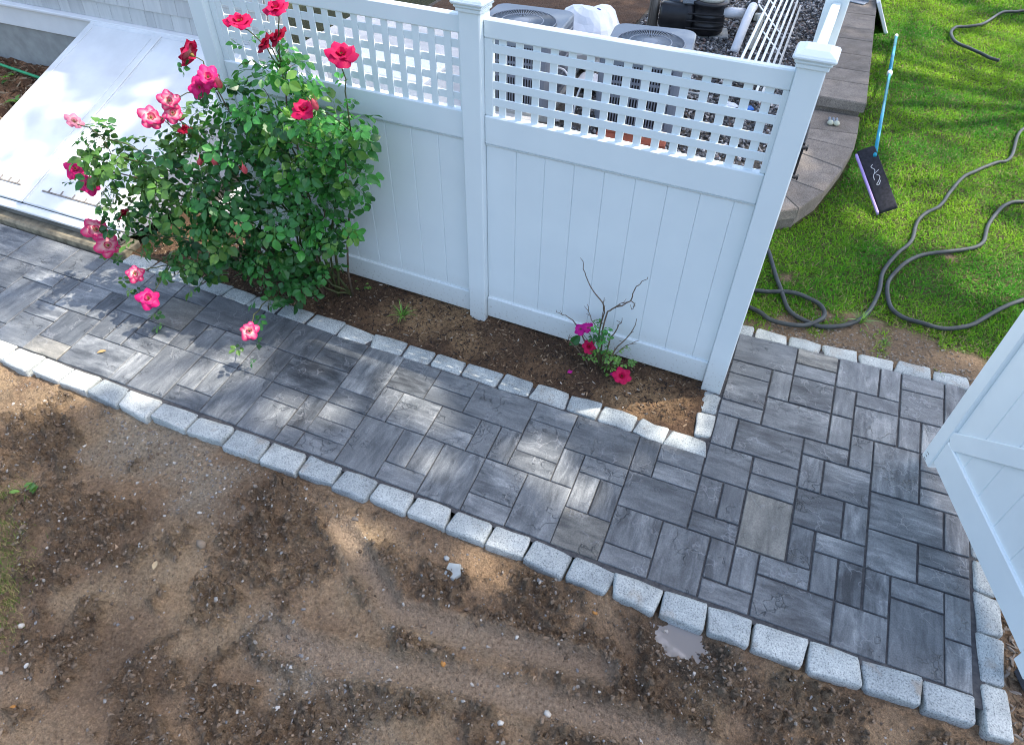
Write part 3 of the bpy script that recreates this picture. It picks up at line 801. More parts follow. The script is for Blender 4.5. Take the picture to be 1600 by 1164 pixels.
# gravel yard behind the fence
tag(link('gravel_bed', grid_mesh('gravel_bed', -5.5, 0.30, 0.95, 12.5, 0.12, lambda X, Y: X * 0 + 0.012, lambda X, Y: np.tile(np.array((0.10, 0.095, 0.09)), (len(X), 1)), lambda X, Y: (X < -0.22) | (Y > 3.35)), MAT['dirt']), kind='structure')
n = 17000
x = rng.uniform(-2.4, 0.17, n); y = 1.5 + rng.random(n) * 9.3
k = (x < -0.2) | (y > 3.4)
x, y = x[k], y[k]; n = len(x)
s = rng.uniform(0.011, 0.026, n)
c = np.array([(0.10, 0.10, 0.105), (0.19, 0.185, 0.18), (0.33, 0.31, 0.29), (0.55, 0.53, 0.51), (0.22, 0.16, 0.14), (0.055, 0.056, 0.06)])[rng.choice(6, n, p=[.28, .24, .16, .12, .08, .12])] * rng.uniform(.8, 1.15, (n, 1))
scatter('gravel', np.stack([x, y, 0.018 + rng.random(n) * 0.018], 1), s, c, MAT['stone'])

# ------------------------------------------------------------------ house wall with shingles
HY = 2.45
hw = empty('house_wall', (-7.3, HY, 0), label='shingled pale grey house wall with white ledge trim above grey foundation', cat='house')
hx0, hx1 = -11.2, -4.62
L0 = lambda x: x + 7.3
box('wall', MAT['foundation'], hw, (L0(hx0), 0.05, -0.1), (L0(hx1), 0.24, 2.95), 0.004)
box('foundation', MAT['foundation'], hw, (L0(hx0), 0.012, -0.1), (L0(hx1), 0.05, 0.70), 0.004)
box('trim_board', MAT['white_paint'], hw, (L0(hx0), -0.012, 0.70), (L0(hx1), 0.05, 0.905), 0.004)
mb = MB(); mb.cbox((L0(hx0), -0.055, 0.905), (L0(hx1), 0.05, 0.935), 0.006); mb.build('ledge', MAT['white_paint'], hw)
tiltm = Matrix.Rotation(R(5), 4, 'X')
row = 0; z = 0.935
g2 = np.random.default_rng(5)
while z < 2.85:
    xx = hx0 + g2.uniform(0, .1)
    while xx < hx1:
        wd = min(g2.choice([.11, .15, .18, .21, .25]) * g2.uniform(.9, 1.1), hx1 - xx)
        if wd > 0.03:
            mb = MB(); mb.cbox((0.0015, -0.012, 0), (wd - 0.0015, 0.0, 0.165), 0.002)
            mb.build('shingle', MAT['shingle'], hw, loc=(L0(xx), 0.028 + 0.0, z + g2.uniform(-.0015, .0015)), rot=(R(-6.0), 0, 0))
        xx += wd
    z += 0.148

# ------------------------------------------------------------------ cellar door (bulkhead)
bx0, bx1, bs = -6.74, -4.775, -5.85
yb, zb, yt, zt = 0.375, 0.150, 2.415, 0.905
ang = math.atan2(zt - zb, yt - yb); SL = math.hypot(zt - zb, yt - yb)
cd = empty('cellar_door', (bs, yb, 0), label='sloping white double cellar door against the shingled house wall', cat='cellar door')
rel = lambda x: x - bs
slope = Matrix.Translation((0, 0, zb)) @ Matrix.Rotation(ang, 4, 'X')
def on_slope(name, lo, hi, mat=MAT['door_paint'], ch=0.005): return MB().cbox(lo, hi, ch, slope).build(name, mat, cd)
# frame side walls below the slope
for nm, xa, xb_ in (('side_panel', rel(bx1) - 0.025, rel(bx1)), ('side_panel', rel(bx0), rel(bx0) + 0.025)):
    mb = MB()
    vs = [(xa, 0.02, 0.09), (xb_, 0.02, 0.09), (xb_, yt - yb, 0.0), (xa, yt - yb, 0.0), (xa, 0.02, zb - 0.01), (xb_, 0.02, zb - 0.01), (xb_, yt - yb, zt - 0.025), (xa, yt - yb, zt - 0.025)]
    mb.add(vs, [(0, 1, 5, 4), (1, 2, 6, 5), (2, 3, 7, 6), (3, 0, 4, 7), (4, 5, 6, 7), (3, 2, 1, 0)])
    mb.build(nm, MAT['grey_paint'], cd)
box('sill_timber', MAT['beam'], cd, (rel(bx0), 0.0, 0.06), (rel(bx1) + 0.0, 0.11, 0.128), 0.01)
box('stone_curb', MAT['old_concrete'], cd, (rel(bx0), -0.085, -0.05), (rel(bx1) + 0.06, 0.14, 0.058), 0.02)
on_slope('frame_rail', (rel(bx0) - 0.01, -0.02, -0.03), (rel(bx1) + 0.01, 0.052, 0.0), MAT['white_paint'])
for side, (xa, xb_) in (('door_leaf', (rel(bx0) + 0.045, -0.012)), ('door_leaf', (0.012, rel(bx1) - 0.045))):
    leaf = on_slope(side, (xa, 0.055, -0.004), (xb_, SL - 0.06, 0.026))
    # shallow pressed panel edge and bottom vent slots
    mb = MB()
    xm0, xm1 = (xa + 0.12, xb_ - 0.10)
    for (lo, hi) in (((xm0, 0.19, 0.0262), (xm1, 0.206, 0.034)),):
        mb.cbox(lo, hi, 0.003, slope)
    mb.build('drip_rib', MAT['wood'], leaf)
    for k in range(6):
        xq = xm0 + (xm1 - xm0) * (k + .5) / 6
        MB().cbox((xq - 0.006, 0.206, 0.0262), (xq + 0.006, 0.245, 0.032), 0.002, slope).build('vent_mark', MAT['wood'], leaf)
    for xr in (xa + 0.04, xb_ - 0.05):
        MB().cbox((xr - 0.004, 0.08, 0.026), (xr + 0.004, SL - 0.10, 0.0315), 0.002, slope).build('press_rib', MAT['door_paint'], leaf)
on_slope('astragal', (-0.034, 0.045, 0.027), (0.034, SL - 0.055, 0.036))
on_slope('side_rail', (rel(bx0) - 0.012, 0.053, -0.03), (rel(bx0) + 0.043, SL, 0.018))
on_slope('side_rail', (rel(bx1) - 0.043, 0.053, -0.03), (rel(bx1) + 0.012, SL, 0.018))
on_slope('top_rail', (rel(bx0) + 0.044, SL - 0.058, -0.03), (rel(bx1) - 0.044, SL + 0.01, 0.020))

# ------------------------------------------------------------------ vinyl fence
TH = R(-1.9233)
FB = np.array([-1.86010, 0.76765])
fd = np.array([math.cos(TH), math.sin(TH)]); fn = np.array([-math.sin(TH), math.cos(TH)])
PW = 0.1265
def fpos(s, off=0.0): return tuple(FB + fd * s + fn * off)
def fence_post(p, rz, label):
    r = empty('fence_post', (p[0], p[1], 0), rz, label=label, cat='fence post', group='white fence posts')
    box('shaft', MAT['vinyl'], r, (0, 0, -0.12), (PW, PW, 2.068), 0.006)
    cap = MB()
    cap.cbox((-0.010, -0.010, 2.060), (PW + .010, PW + .010, 2.080), 0.004)
    cap.cbox((-0.019, -0.019, 2.0805), (PW + .019, PW + .019, 2.098), 0.007)
    cap.cbox((-0.032, -0.032, 2.0985), (PW + .032, PW + .032, 2.121), 0.008)
    b0, h = 2.1215, 0.016
    a0, a1 = -0.024, PW + .024; c0, c1 = 0.012, PW - 0.012
    cap.add([(a0, a0, b0), (a1, a0, b0), (a1, a1, b0), (a0, a1, b0), (c0, c0, b0 + h), (c1, c0, b0 + h), (c1, c1, b0 + h), (c0, c1, b0 + h)],
            [(0, 1, 5, 4), (1, 2, 6, 5), (2, 3, 7, 6), (3, 0, 4, 7), (4, 5, 6, 7)])
    cap.build('post_cap', MAT['vinyl'], r)
    return r
pB = fence_post(fpos(0), TH, 'white square fence post behind the soil bed between the two lattice panels')
pC = fence_post(fpos(1.716), TH, 'white square fence post with black latch plates at the corner of the patio')
pA = fence_post(fpos(-1.915), TH, 'white square fence post between the cellar door and the red roses')
cC = np.array(fpos(1.716))
D0 = cC + fn * 1.20
pD = fence_post(tuple(D0), TH, 'white square fence post beyond the corner post beside the gravel')
lt = MB()
for zz in (1.52, 1.675):
    lt.cbox((PW + 0.0005, 0.050, zz), (PW + 0.020, 0.075, zz + 0.014), 0.003)
    lt.cbox((PW + 0.0205, 0.048, zz - .003), (PW + 0.030, 0.082, zz + 0.018), 0.003)
lt.cbox((PW + 0.0005, 0.076, 1.515), (PW + 0.012, 0.084, 1.70), 0.002)
lt.build('latch', MAT['black_metal'], pC)

def fence_panel(p, rz, Ln, label, vfront, s_lat, bj, gap=0.0):
    """panel from local x 0..Ln, facing -y; rails 46 mm, tongue boards, square lattice on top"""
    r = empty('lattice_fence', (p[0], p[1], 0), rz, label=label, cat='fence panel', group='white fence panels with lattice tops')
    a, b = gap, Ln - gap
    box('top_rail', MAT['vinyl'], r, (a, 0.040, 1.936), (b, 0.088, 2.032), 0.007)
    mr = MB(); mr.cbox((a, 0.036, 1.345), (b, 0.092, 1.516), 0.007)
    mr.add([(a, .0385, 1.3445), (b, .0385, 1.3445), (b, .0505, 1.328), (a, .0505, 1.328), (a, .0515, 1.3445), (b, .0515, 1.3445)], [(0, 3, 2, 1), (0, 1, 5, 4), (3, 4, 5, 2), (0, 4, 3), (1, 2, 5)])
    mr.build('middle_rail', MAT['vinyl'], r)
    box('bottom_rail', MAT['vinyl'], r, (a, 0.036, 0.022), (b, 0.092, 0.198), 0.007)
    box('side_channel', MAT['vinyl'], r, (a, 0.046, 1.5165), (a + 0.050, 0.082, 1.9355), 0.003)
    box('side_channel', MAT['vinyl'], r, (b - 0.030, 0.046, 1.5165), (b, 0.082, 1.9355), 0.003)
    edges = [a] + [e for e in sorted(bj) if a + .02 < e < b - .02] + [b]
    for e0, e1 in zip(edges[:-1], edges[1:]):
        box('board', MAT['vinyl'], r, (e0 + 0.0004, 0.052, 0.190), (e1 - 0.0004, 0.076, 1.352), 0.0045)
    y1, y2 = (0.050, 0.0585) if vfront else (0.0590, 0.0675)
    h1, h2 = (0.0590, 0.0675) if vfront else (0.050, 0.0585)
    for s in s_lat:
        if a + .03 < s < b - .03:
            box('lattice_slat', MAT['vinyl'], r, (s - 0.0215, y1, 1.510), (s + 0.0215, y2, 1.940), 0.0015)
    for zc in (1.886, 1.789, 1.692, 1.598):
        if vfront: zc -= 0.012
        box('lattice_slat', MAT['vinyl'], r, (a + .02, h1, zc - 0.0222), (b - .015, h2, zc + 0.0222), 0.0015)
    return r
s2 = [0.230 - PW + 0.0995 * i for i in range(15)]
fence_panel(fpos(PW + 0.001), TH, 1.716 - PW - 0.002, 'white lattice topped fence panel behind the small bare rose, next to the corner post', False, s2, [0.326 - .1275 + 0.1825 * i for i in range(9)] + [0.143 - .1275])
x1s = -1.915 + PW
s1 = [-0.10 - 0.101 * i - x1s - 0.001 for i in range(18)]
fence_panel(fpos(x1s + 0.001), TH, -x1s - 0.002, 'white lattice topped fence panel behind the big red rose bush', True, s1, [-0.202 - 0.19 * i - x1s for i in range(9)])
# short return panel running back from the corner post
Lr = 1.20 - PW - 0.002
rr = empty('lattice_fence', tuple(cC + fn * (PW + 0.001) + fd * PW) + (0.0,), TH + math.pi / 2, label='white return fence panel running back from the corner post along the gravel', cat='fence panel')
box('top_rail', MAT['vinyl'], rr, (0, 0.04, 1.936), (Lr, 0.088, 2.032), 0.007)
box('middle_rail', MAT['vinyl'], rr, (0, 0.036, 1.345), (Lr, 0.092, 1.516), 0.007)
box('bottom_rail', MAT['vinyl'], rr, (0, 0.036, 0.06), (Lr, 0.092, 0.198), 0.007)
for i in range(6):
    box('board', MAT['vinyl'], rr, (i * Lr / 6 + .0004, 0.052, 0.19), ((i + 1) * Lr / 6 - .0004, 0.076, 1.352), 0.0045)
for i in range(10): box('lattice_slat', MAT['vinyl'], rr, (0.06 + i * .1, .05, 1.51), (0.103 + i * .1, .0585, 1.94), .0015)
for zc in (1.886, 1.789, 1.692, 1.598): box('lattice_slat', MAT['vinyl'], rr, (0.0, .059, zc - .022), (Lr, .0675, zc + .022), .0015)

# ------------------------------------------------------------------ open gate at the right
GA = math.atan2(-0.9505, 0.3107)
gt = empty('gate', (1.222 - .014, 0.607 + 0.043, 0), GA, label='white vinyl gate swung open over the patio with a diagonal brace', cat='gate')
GL = 1.32
gv = MAT['gate_vinyl']
# local x along gate, local -y faces the path side
def gbox(nm, lo, hi, ch=.006, m=None): return MB().cbox(lo, hi, ch, m).build(nm, gv, gt)
gbox('stile', (0.0, -0.025, 0.040), (0.100, 0.03, 1.93))
gbox('stile', (GL - 0.1, -0.025, 0.040), (GL, 0.03, 1.93))
gbox('bottom_rail', (0.1005, -0.02, 0.095), (GL - 0.1005, 0.03, 0.285))
gbox('top_rail', (0.1005, -0.02, 1.72), (GL - 0.1005, 0.03, 1.90))
gbox('middle_rail', (0.1005, -0.02, 1.30), (GL - 0.1005, 0.03, 1.42))
nb = 6
for i in range(nb):
    a = 0.1005 + (GL - 0.201) * i / nb; b = 0.1005 + (GL - 0.201) * (i + 1) / nb
    gbox('board', (a + .0004, -0.004, 0.28), (b - .0004, 0.018, 1.31), .004)
    gbox('board', (a + .0004, -0.004, 1.415), (b - .0004, 0.018, 1.725), .004)
br = math.atan2(1.0, 1.12); bl = math.hypot(1.0, 1.12) - 0.03
MB().cbox((0.005, -0.019, -0.052), (bl, -0.0045, 0.052), .005, Matrix.Translation((0.105, 0, 0.292)) @ Matrix.Rotation(-br, 4, 'Y')).build('brace', gv, gt)
mb = MB()
for i, k in enumerate((0.052, 0.075, 0.098)): mb.cbox((0.028, -0.0262, k), (0.052 - .005 * (i % 2), -0.0252, k + .004), .0004)
mb.build('drain_slot', MAT['black_metal'], gt)

# ------------------------------------------------------------------ stepped block wall along the lawn
def quad_block(name, P, z0, z1, mat, parent, jit=0.006, ch=0.012):
    P = [np.array(p, float) for p in P]; c = sum(P) / len(P)
    n = len(P)
    ins = [p + (c - p) / np.linalg.norm(c - p) * ch for p in P]
    vs = [(p[0] - c[0], p[1] - c[1], z0) for p in P]
    vs += [(p[0] - c[0] + rng.normal(0, jit * .3), p[1] - c[1] + rng.normal(0, jit * .3), z1 - ch + rng.normal(0, jit * .2)) for p in P]
    vs += [(p[0] - c[0], p[1] - c[1], z1 + rng.normal(0, .0015)) for p in ins]
    fs = []
    for i in range(n):
        j = (i + 1) % n
        fs += [(i, j, n + j, n + i), (n + i, n + j, 2 * n + j, 2 * n + i)]
    fs.append(tuple(2 * n + i for i in range(n)))
    return MB().add(vs, fs).build(name, mat, parent, loc=(c[0] - parent.location[0], c[1] - parent.location[1], 0))
def shrink(P, g):
    P = [np.array(p, float) for p in P]; c = sum(P) / len(P)
    return [p + (c - p) / np.linalg.norm(c - p) * g for p in P]
lw = empty('retaining_wall', (0.35, 4.0, 0), label='lower curved tier of grey concrete block wall, ending in the grass', cat='block wall')
out = [(0.60, 5.16), (0.598, 4.72), (0.575, 4.36), (0.50, 3.90), (0.375, 3.38), (0.20, 2.99), (-0.12, 2.76), (-0.55, 2.72)]
inn = [(0.115, 5.16), (0.12, 4.66), (0.12, 4.42), (0.11, 4.06), (0.02, 3.50), (-0.10, 3.38), (-0.26, 3.30), (-0.55, 3.26)]
for i in range(len(out) - 1):
    quad_block('cap_stone', shrink([inn[i + 1], out[i + 1], out[i], inn[i]], 0.004), 0.085, 0.175, MAT['wallblock'], lw)
    o0, o1 = np.array(out[i]), np.array(out[i + 1])
    k = 0.025
    d = (np.array(inn[i]) + np.array(inn[i + 1])) / 2 - (o0 + o1) / 2; d /= np.linalg.norm(d)
    quad_block('wall_block', shrink([o1 + d * .26, o1 + d * k, o0 + d * k, o0 + d * .26], 0.005), -0.06, 0.083, MAT['wallblock'], lw, 0.02)
uw = empty('retaining_wall', (0.37, 7.5, 0), label='upper straight tier of grey concrete block wall, leading back along the lawn', cat='block wall')
ys = [5.17, 5.70, 6.09, 6.62, 7.16, 7.62, 8.24, 8.9, 9.5, 10.1, 10.7, 11.4, 12.1]
for a, b in zip(ys[:-1], ys[1:]):
    quad_block('cap_stone', shrink([(0.11, a), (0.615, a), (0.615, b), (0.11, b)], 0.004), 0.215, 0.315, MAT['wallblock'], uw)
    quad_block('wall_block', shrink([(0.14, a + .03), (0.575, a + .03), (0.575, b), (0.14, b)], 0.005), 0.09, 0.213, MAT['wallblock'], uw, .015)
    quad_block('wall_block', shrink([(0.14, a + .03), (0.585, a + .03), (0.585, b), (0.14, b)], 0.005), -0.06, 0.088, MAT['wallblock'], uw, .015)

# ------------------------------------------------------------------ condensers, pump and pipes behind the fence
def rr2(hx, hy, r, n=5):
    P = []
    for (cx, cy, a0) in ((hx - r, hy - r, 0), (-hx + r, hy - r, 90), (-hx + r, -hy + r, 180), (hx - r, -hy + r, 270)):
        for k in range(n + 1):
            a = R(a0 + 90 * k / n); P.append((cx + r * math.cos(a), cy + r * math.sin(a)))
    return P
def prism(P, z0, z1, ins=0.0):
    mb = MB(); n = len(P)
    vs = [(x, y, z0) for x, y in P] + [(x, y, z1 - ins) for x, y in P] + [(x * (1 - ins * 2.2), y * (1 - ins * 2.2), z1) for x, y in P]
    fs = []
    for i in range(n):
        j = (i + 1) % n
        fs += [(i, j, n + j, n + i), (n + i, n + j, 2 * n + j, 2 * n + i)]
    fs += [tuple(2 * n + i for i in range(n)), tuple(range(n))[::-1]]
    return mb.add(vs, fs)
def condenser(loc, rz, label, hx, hy, letters=False):
    r = empty('air_conditioner', loc, rz, label=label, cat='air conditioner', group='condenser units behind the fence')
    H = 0.70; rad = 0.13
    prism(rr2(hx - .035, hy - .035, rad - .03), 0.05, H - 0.05).build('coil_core', MAT['ac_dark'], r)
    prism(rr2(hx, hy, rad), 0.0, 0.06).build('base_pan', MAT['ac_body'], r)
    prism(rr2(hx, hy, rad), H - 0.062, H, 0.012).build('top_cover', MAT['ac_top'], r)
    for (sx_, sy_) in ((1, 1), (-1, 1), (-1, -1), (1, -1)):
        mb = MB(); P = []
        for k in range(7):
            a = R(90 * k / 6); P.append((sx_ * (hx - rad + rad * math.cos(a)), sy_ * (hy - rad + rad * math.sin(a))))
        q = [(x * .985, y * .985) for x, y in P]; n = 7
        mb.add([(x, y, 0.06) for x, y in P] + [(x, y, H - .06) for x, y in P] + [(x, y, 0.06) for x, y in q] + [(x, y, H - .06) for x, y in q],
               [(i, i + 1, n + i + 1, n + i) for i in range(n - 1)] + [(2 * n + i, 3 * n + i, 3 * n + i + 1, 2 * n + i + 1) for i in range(n - 1)] + [(0, n, 3 * n, 2 * n), (n - 1, 3 * n - 1, 4 * n - 1, 2 * n - 1)])
        mb.build('corner_panel', MAT['ac_body'], r)
    for (ax_, s0) in ((1, -1), (1, 1), (0, -1), (0, 1)):
        mb = MB(); L = (hx if ax_ == 1 else hy) - rad; hh = (hy if ax_ == 1 else hx)
        nsl = int(L * 2 / 0.028)
        for i in range(nsl):
            t = -L + 2 * L * (i + .5) / nsl
            lo = (t - .0065, s0 * hh - .012, 0.06); hi = (t + .0065, s0 * hh + .0, H - .062)
            if ax_ == 0: lo, hi = (s0 * hh - .012, t - .0065, 0.06), (s0 * hh, t + .0065, H - .062)
            mb.cbox(lo, hi, .002)
        for zb_ in (0.20, 0.34, 0.48, 0.58):
            lo = (-L, s0 * hh - .010, zb_ - .012); hi = (L, s0 * hh + .002, zb_ + .012)
            if ax_ == 0: lo, hi = (s0 * hh - .010, -L, zb_ - .012), (s0 * hh + .002, L, zb_ + .012)
            mb.cbox(lo, hi, .002)
        mb.build('louvre_grille', MAT['ac_body'], r)
    rg = min(hx, hy) * 0.80
    mb = MB(); mb.lathe([(0.001, H + .002), (rg, H + .002), (rg, H + .0035), (0.001, H + .0036)], 40); mb.build('fan_opening', MAT['ac_dark'], r)
    mb = MB()
    for k in range(72):
        a = 2 * math.pi * k / 72
        m = Matrix.Rotation(a, 4, 'Z'); mb.cbox((rg * .22, -.0035, H + .008), (rg * .985, .0035, H + .014), .001, m)
    mb.build('fan_grille', MAT['ac_top'], r)
    mb = MB()
    for rr_ in (rg * .24, rg * .62, rg):
        mb.tube([(rr_ * math.cos(2 * math.pi * k / 36), rr_ * math.sin(2 * math.pi * k / 36), H + .011) for k in range(37)], 0.007, 5)
    mb.build('grille_ring', MAT['ac_body'], r)
    mb = MB(); mb.lathe([(.0, H + .007), (rg * .22, H + .007), (rg * .22, H + .018), (.0, H + .022)], 20); mb.build('fan_hub', MAT['ac_body'], r)
    if letters:
        cu = bpy.data.curves.new('lettering', 'FONT'); cu.body = 'CO'; cu.size = 0.085; cu.extrude = 0.0012
        tmp = bpy.data.objects.new('tmp', cu); me = bpy.data.meshes.new_from_object(tmp); bpy.data.objects.remove(tmp)
        me.materials.clear(); o = link('lettering', me, MAT['white_ink'], r); o.location = (0.02, -hy - .0045, 0.20); o.rotation_euler = (R(90), 0, 0)
    return r
ac2 = condenser((-1.60, 4.56, 0.085), R(7), 'grey condenser unit nearer the gravel, over a rust red tray', 0.43, 0.53, True)
ac1 = condenser((-3.02, 4.60, 0.085), R(4), 'grey condenser unit partly behind the middle fence post', 0.46, 0.56)
t = empty('pad', (-1.60, 4.50, 0.02), R(7), label='rust red tray under the grey condenser beside the gravel', cat='tray')
prism(rr2(.36, .52, .05), 0, 0.0645).build('tray', MAT['terracotta'], t)
MB().cbox((-.36, -.66, 0), (.36, -.53, .05), .01).build('lip', MAT['terracotta'], t)
t = prism(rr2(.5, .62, .03), 0, 0.075, .004).build('concrete_pad', MAT['foundation'], None, loc=(-3.02, 4.6, 0.008), rot=(0, 0, R(4)))
tag(t, 'grey concrete slab under the condenser behind the middle post', 'slab')

# wiring conduits by the condensers
for pts, lab in (([(-2.25, 4.2, .03), (-2.22, 4.25, .3), (-2.12, 4.3, .5), (-2.04, 4.42, .52)], 'pale cable looping up between the two condensers'),
                 ([(-2.3, 4.35, .03), (-2.33, 4.3, .34), (-2.42, 4.35, .45), (-2.55, 4.4, .45)], 'pale cable entering the side of the condenser at the middle post'),
                 ([(-1.02, 5.2, .02), (-1.0, 4.9, .2), (-1.05, 4.72, .3), (-1.17, 4.65, .33)], 'grey cable curving into the condenser on its gravel side')):
    tag(MB().tube(bez(pts, 6), 0.011, 7).build('cable', MAT['grey_plastic'] if 'grey' in lab else MAT['white_plastic'], None, True), lab, 'cable')

# white plastic bag between the units
def crumple(name, mat, ctr, rad, seed, lumps=0.24, parent=None, nu=26, nv=16, flat=0.75):
    g = np.random.default_rng(seed); D = g.normal(0, 1, (46, 3)); D /= np.linalg.norm(D, axis=1)[:, None]; A = g.uniform(-1, 1, 46) * lumps
    vs, fs = [], []
    for j in range(nv + 1):
        th = math.pi * j / nv
        for i in range(nu):
            ph = 2 * math.pi * i / nu
            d = np.array([math.sin(th) * math.cos(ph), math.sin(th) * math.sin(ph), math.cos(th)])
            k = 1 + (A * np.maximum(0, D @ d) ** 9).sum()
            vs.append(d * k * np.array(rad))
    for j in range(nv):
        for i in range(nu):
            i2 = (i + 1) % nu
            fs.append((j * nu + i, (j + 1) * nu + i, (j + 1) * nu + i2, j * nu + i2))
    return MB().add(vs, fs).build(name, mat, parent, loc=ctr)
bag = crumple('plastic_bag', MAT['bag'], (-2.55, 5.75, 0.32), (0.36, 0.48, 0.36), 3, .34)
tag(bag, 'crumpled white plastic bag with blue print between the condensers', 'plastic bag')
for dx, dy, dz, rr_ in ((-.14, -.30, .25, .07), (.16, -.40, .11, .06), (.05, -.1, .36, .05)):
    m = crumple('print_patch', MAT['navy'], (dx, dy, dz), (rr_, .035, rr_ * .6), 9, .2, bag, 12, 8)
tag(crumple('paper_sheet', MAT['bag'], (-2.33, 5.05, 0.12), (0.16, 0.2, 0.05), 5, .3), 'crumpled white sheet lying beside the bag', 'paper')
jug = empty('bottle', (-2.95, 5.98, 0.4), label='small blue capped white bottle beside the plastic bag', cat='bottle')
MB().lathe([(0.05, -.4), (0.055, -.15), (0.05, -.02), (0.025, .03), (.025, .05)], 14).build('body', MAT['white_plastic'], jug, True)
MB().lathe([(0.03, .051), (0.03, .10), (0.026, .11)], 14).build('cap', MAT['blue_plastic'], jug, True)

# pump with pipes
pm = empty('pool_pump', (-1.50, 7.50, 0), R(12), label='black ribbed pool pump with cloudy round lid behind the condensers', cat='pump')
MB().cbox((-.62, -.16, 0.0), (.34, .22, .05), .01).build('foot', MAT['foundation'], pm)
body = MB()
prof = [(.20, 0.05), (.235, .08), (.235, .16), (.243, .17), (.243, .185), (.235, .195), (.235, .27), (.243, .28), (.243, .295), (.235, .305), (.225, .40), (.25, .42), (.25, .45), (.2, .46)]
body.lathe(prof, 22, (0.02, 0, 0)); body.build('strainer_pot', MAT['black_plastic'], pm, True)
MB().lathe([(.19, .461), (.185, .50), (.13, .535), (.03, .545)], 22, (0.02, 0, 0)).build('lid', MAT['pale_lid'], pm, True)
mt = Matrix.Translation((-.18, 0, .23)) @ Matrix.Rotation(R(-90), 4, 'Y')
MB().lathe([(.19, 0), (.2, .03), (.2, .1), (.165, .12), (.165, .40), (.12, .44)], 20, (0, 0, 0), None, mt).build('motor', MAT['black_plastic'], pm, True)
for zq in (.14, .23, .32): MB().cbox((-.26, -.245, zq), (.22, -.22, zq + .018), .004).build('rib', MAT['black_plastic'], pm)
MB().cbox((-.34, -.12, .40), (-.16, .06, .53), .02).build('junction_box', MAT['grey_plastic'], pm)
pp = empty('pipework', (-1.0, 7.4, 0), label='white plastic pipes and black valve bending down into the gravel beside the pump', cat='pipe')
MB().tube([(-.28, .06, .33), (0.02, .16, .33)], .062, 14).build('suction_pipe', MAT['white_plastic'], pp, True)
MB().tube(bez([(.08, .20, .36), (.08, .10, .43), (.07, -.08, .40), (.05, -.26, .26), (.02, -.44, .02)], 5), .058, 14).build('elbow_pipe', MAT['white_plastic'], pp, True)
v_ = MB(); v_.lathe([(.085, .24), (.1, .26), (.1, .42), (.085, .44), (.05, .46), (.05, .50)], 16, (.07, .2, 0)); v_.build('valve', MAT['black_plastic'], pp, True)
for k in range(6):
    a = k * math.pi / 3
    MB().lathe([(.012, .441), (.012, .455)], 8, (.07 + .07 * math.cos(a), .2 + .07 * math.sin(a), 0)).build('bolt', MAT['grey_plastic'], pp)
MB().tube([(.09, .30, .34), (.06, .62, .36), (.02, 1.3, .36)], .062, 14).build('return_pipe', MAT['white_plastic'], pp, True)
MB().tube(bez([(.20, .02, .36), (.22, -.08, .3), (.20, -.2, .14), (.18, -.26, .02)], 5), .04, 10).build('drain_pipe', MAT['pale_lid'], pp, True)
MB().cbox((.13, -.03, .30), (.27, .04, .39), .012).build('union', MAT['pale_lid'], pp)
tag(MB().lathe([(.07, 0), (.07, .18), (.085, .185), (.085, .25), (.06, .26), (.045, .24)], 16, (-.56, 9.1, 0.02)).build('vent_cap', MAT['grey_plastic'], None, True), 'short grey pipe stub standing up from the gravel', 'pipe stub')
tag(MB().tube([(-2.2, 7.43, 0), (-2.205, 7.45, .5), (-2.20, 7.46, 1.25)], [.072, .068, .066], 12).build('wooden_stake', MAT['wood'], None, True), 'weathered grey wooden stake standing beside the pump', 'stake')
mb = empty('meter_box', (-1.98, 7.62, 0), R(8), label='pale grey junction box fixed beside the wooden stake', cat='electrical box')
MB().cbox((-.08, -.05, .25), (.08, .05, .62), .015).build('case', MAT['ac_top'], mb); MB().cbox((-.07, -.056, .27), (.07, -.0505, .60), .004).build('cover', MAT['ac_top'], mb)
MB().tube([(0, 0, 0), (0, 0, .249)], .02, 8).build('conduit', MAT['grey_plastic'], mb)
tag(MB().tube(bez([(-3.9, 6.15, .36), (-3.3, 6.2, .36), (-2.9, 6.22, .36), (-2.75, 6.25, .2), (-2.7, 6.3, .02)], 5), .035, 10).build('white_pipe', MAT['white_plastic'], None, True), 'thin white pipe running behind the farther condenser', 'pipe')
tag(link('soil_strip', grid_mesh('soil_strip', -5.4, -2.45, 6.41, 9.5, .06, lambda X, Y: 0.03 + (fbm(X, Y, 8, 3, 91) - .5) * .05, lambda X, Y: np.tile(np.array((0.09, 0.06, 0.045)), (len(X), 1))), MAT['dirt']), kind='structure')
tag(MB().cbox((-6.2, 2.75, -.05), (-2.62, 6.4, .05), .01).cbox((-4.55, 1.15, -.05), (-2.62, 2.749, .05), .01).build('concrete_slab', plain('pale_concrete', (.60, .585, .55), .85, .14, 5, bump=.3)), kind='structure')
db = empty('storage_box', (-4.0, 3.4, .052), 0, label='low white storage box behind the left lattice panel', cat='storage box')
MB().cbox((-.55, -.3, 0), (.55, .3, .5), .015).build('body', MAT['white_plastic'], db); MB().cbox((-.57, -.32, .505), (.57, .32, .56), .015).build('lid', MAT['white_plastic'], db)
sc1 = MB().cbox((-.09, -.04, 0), (.05, .05, .03), .012, Matrix.Rotation(.5, 4, 'Z')).build('plastic_scrap', MAT['blue_plastic'], None, loc=(-0.525, 5.2, 0.035))
tag(sc1, 'bright blue plastic scrap lying on the gravel', 'scrap')
tag(crumple('paper_scrap', MAT['bag'], (-.75, 5.2, .05), (.1, .06, .03), 8, .3), 'torn white scrap lying on the gravel', 'scrap')
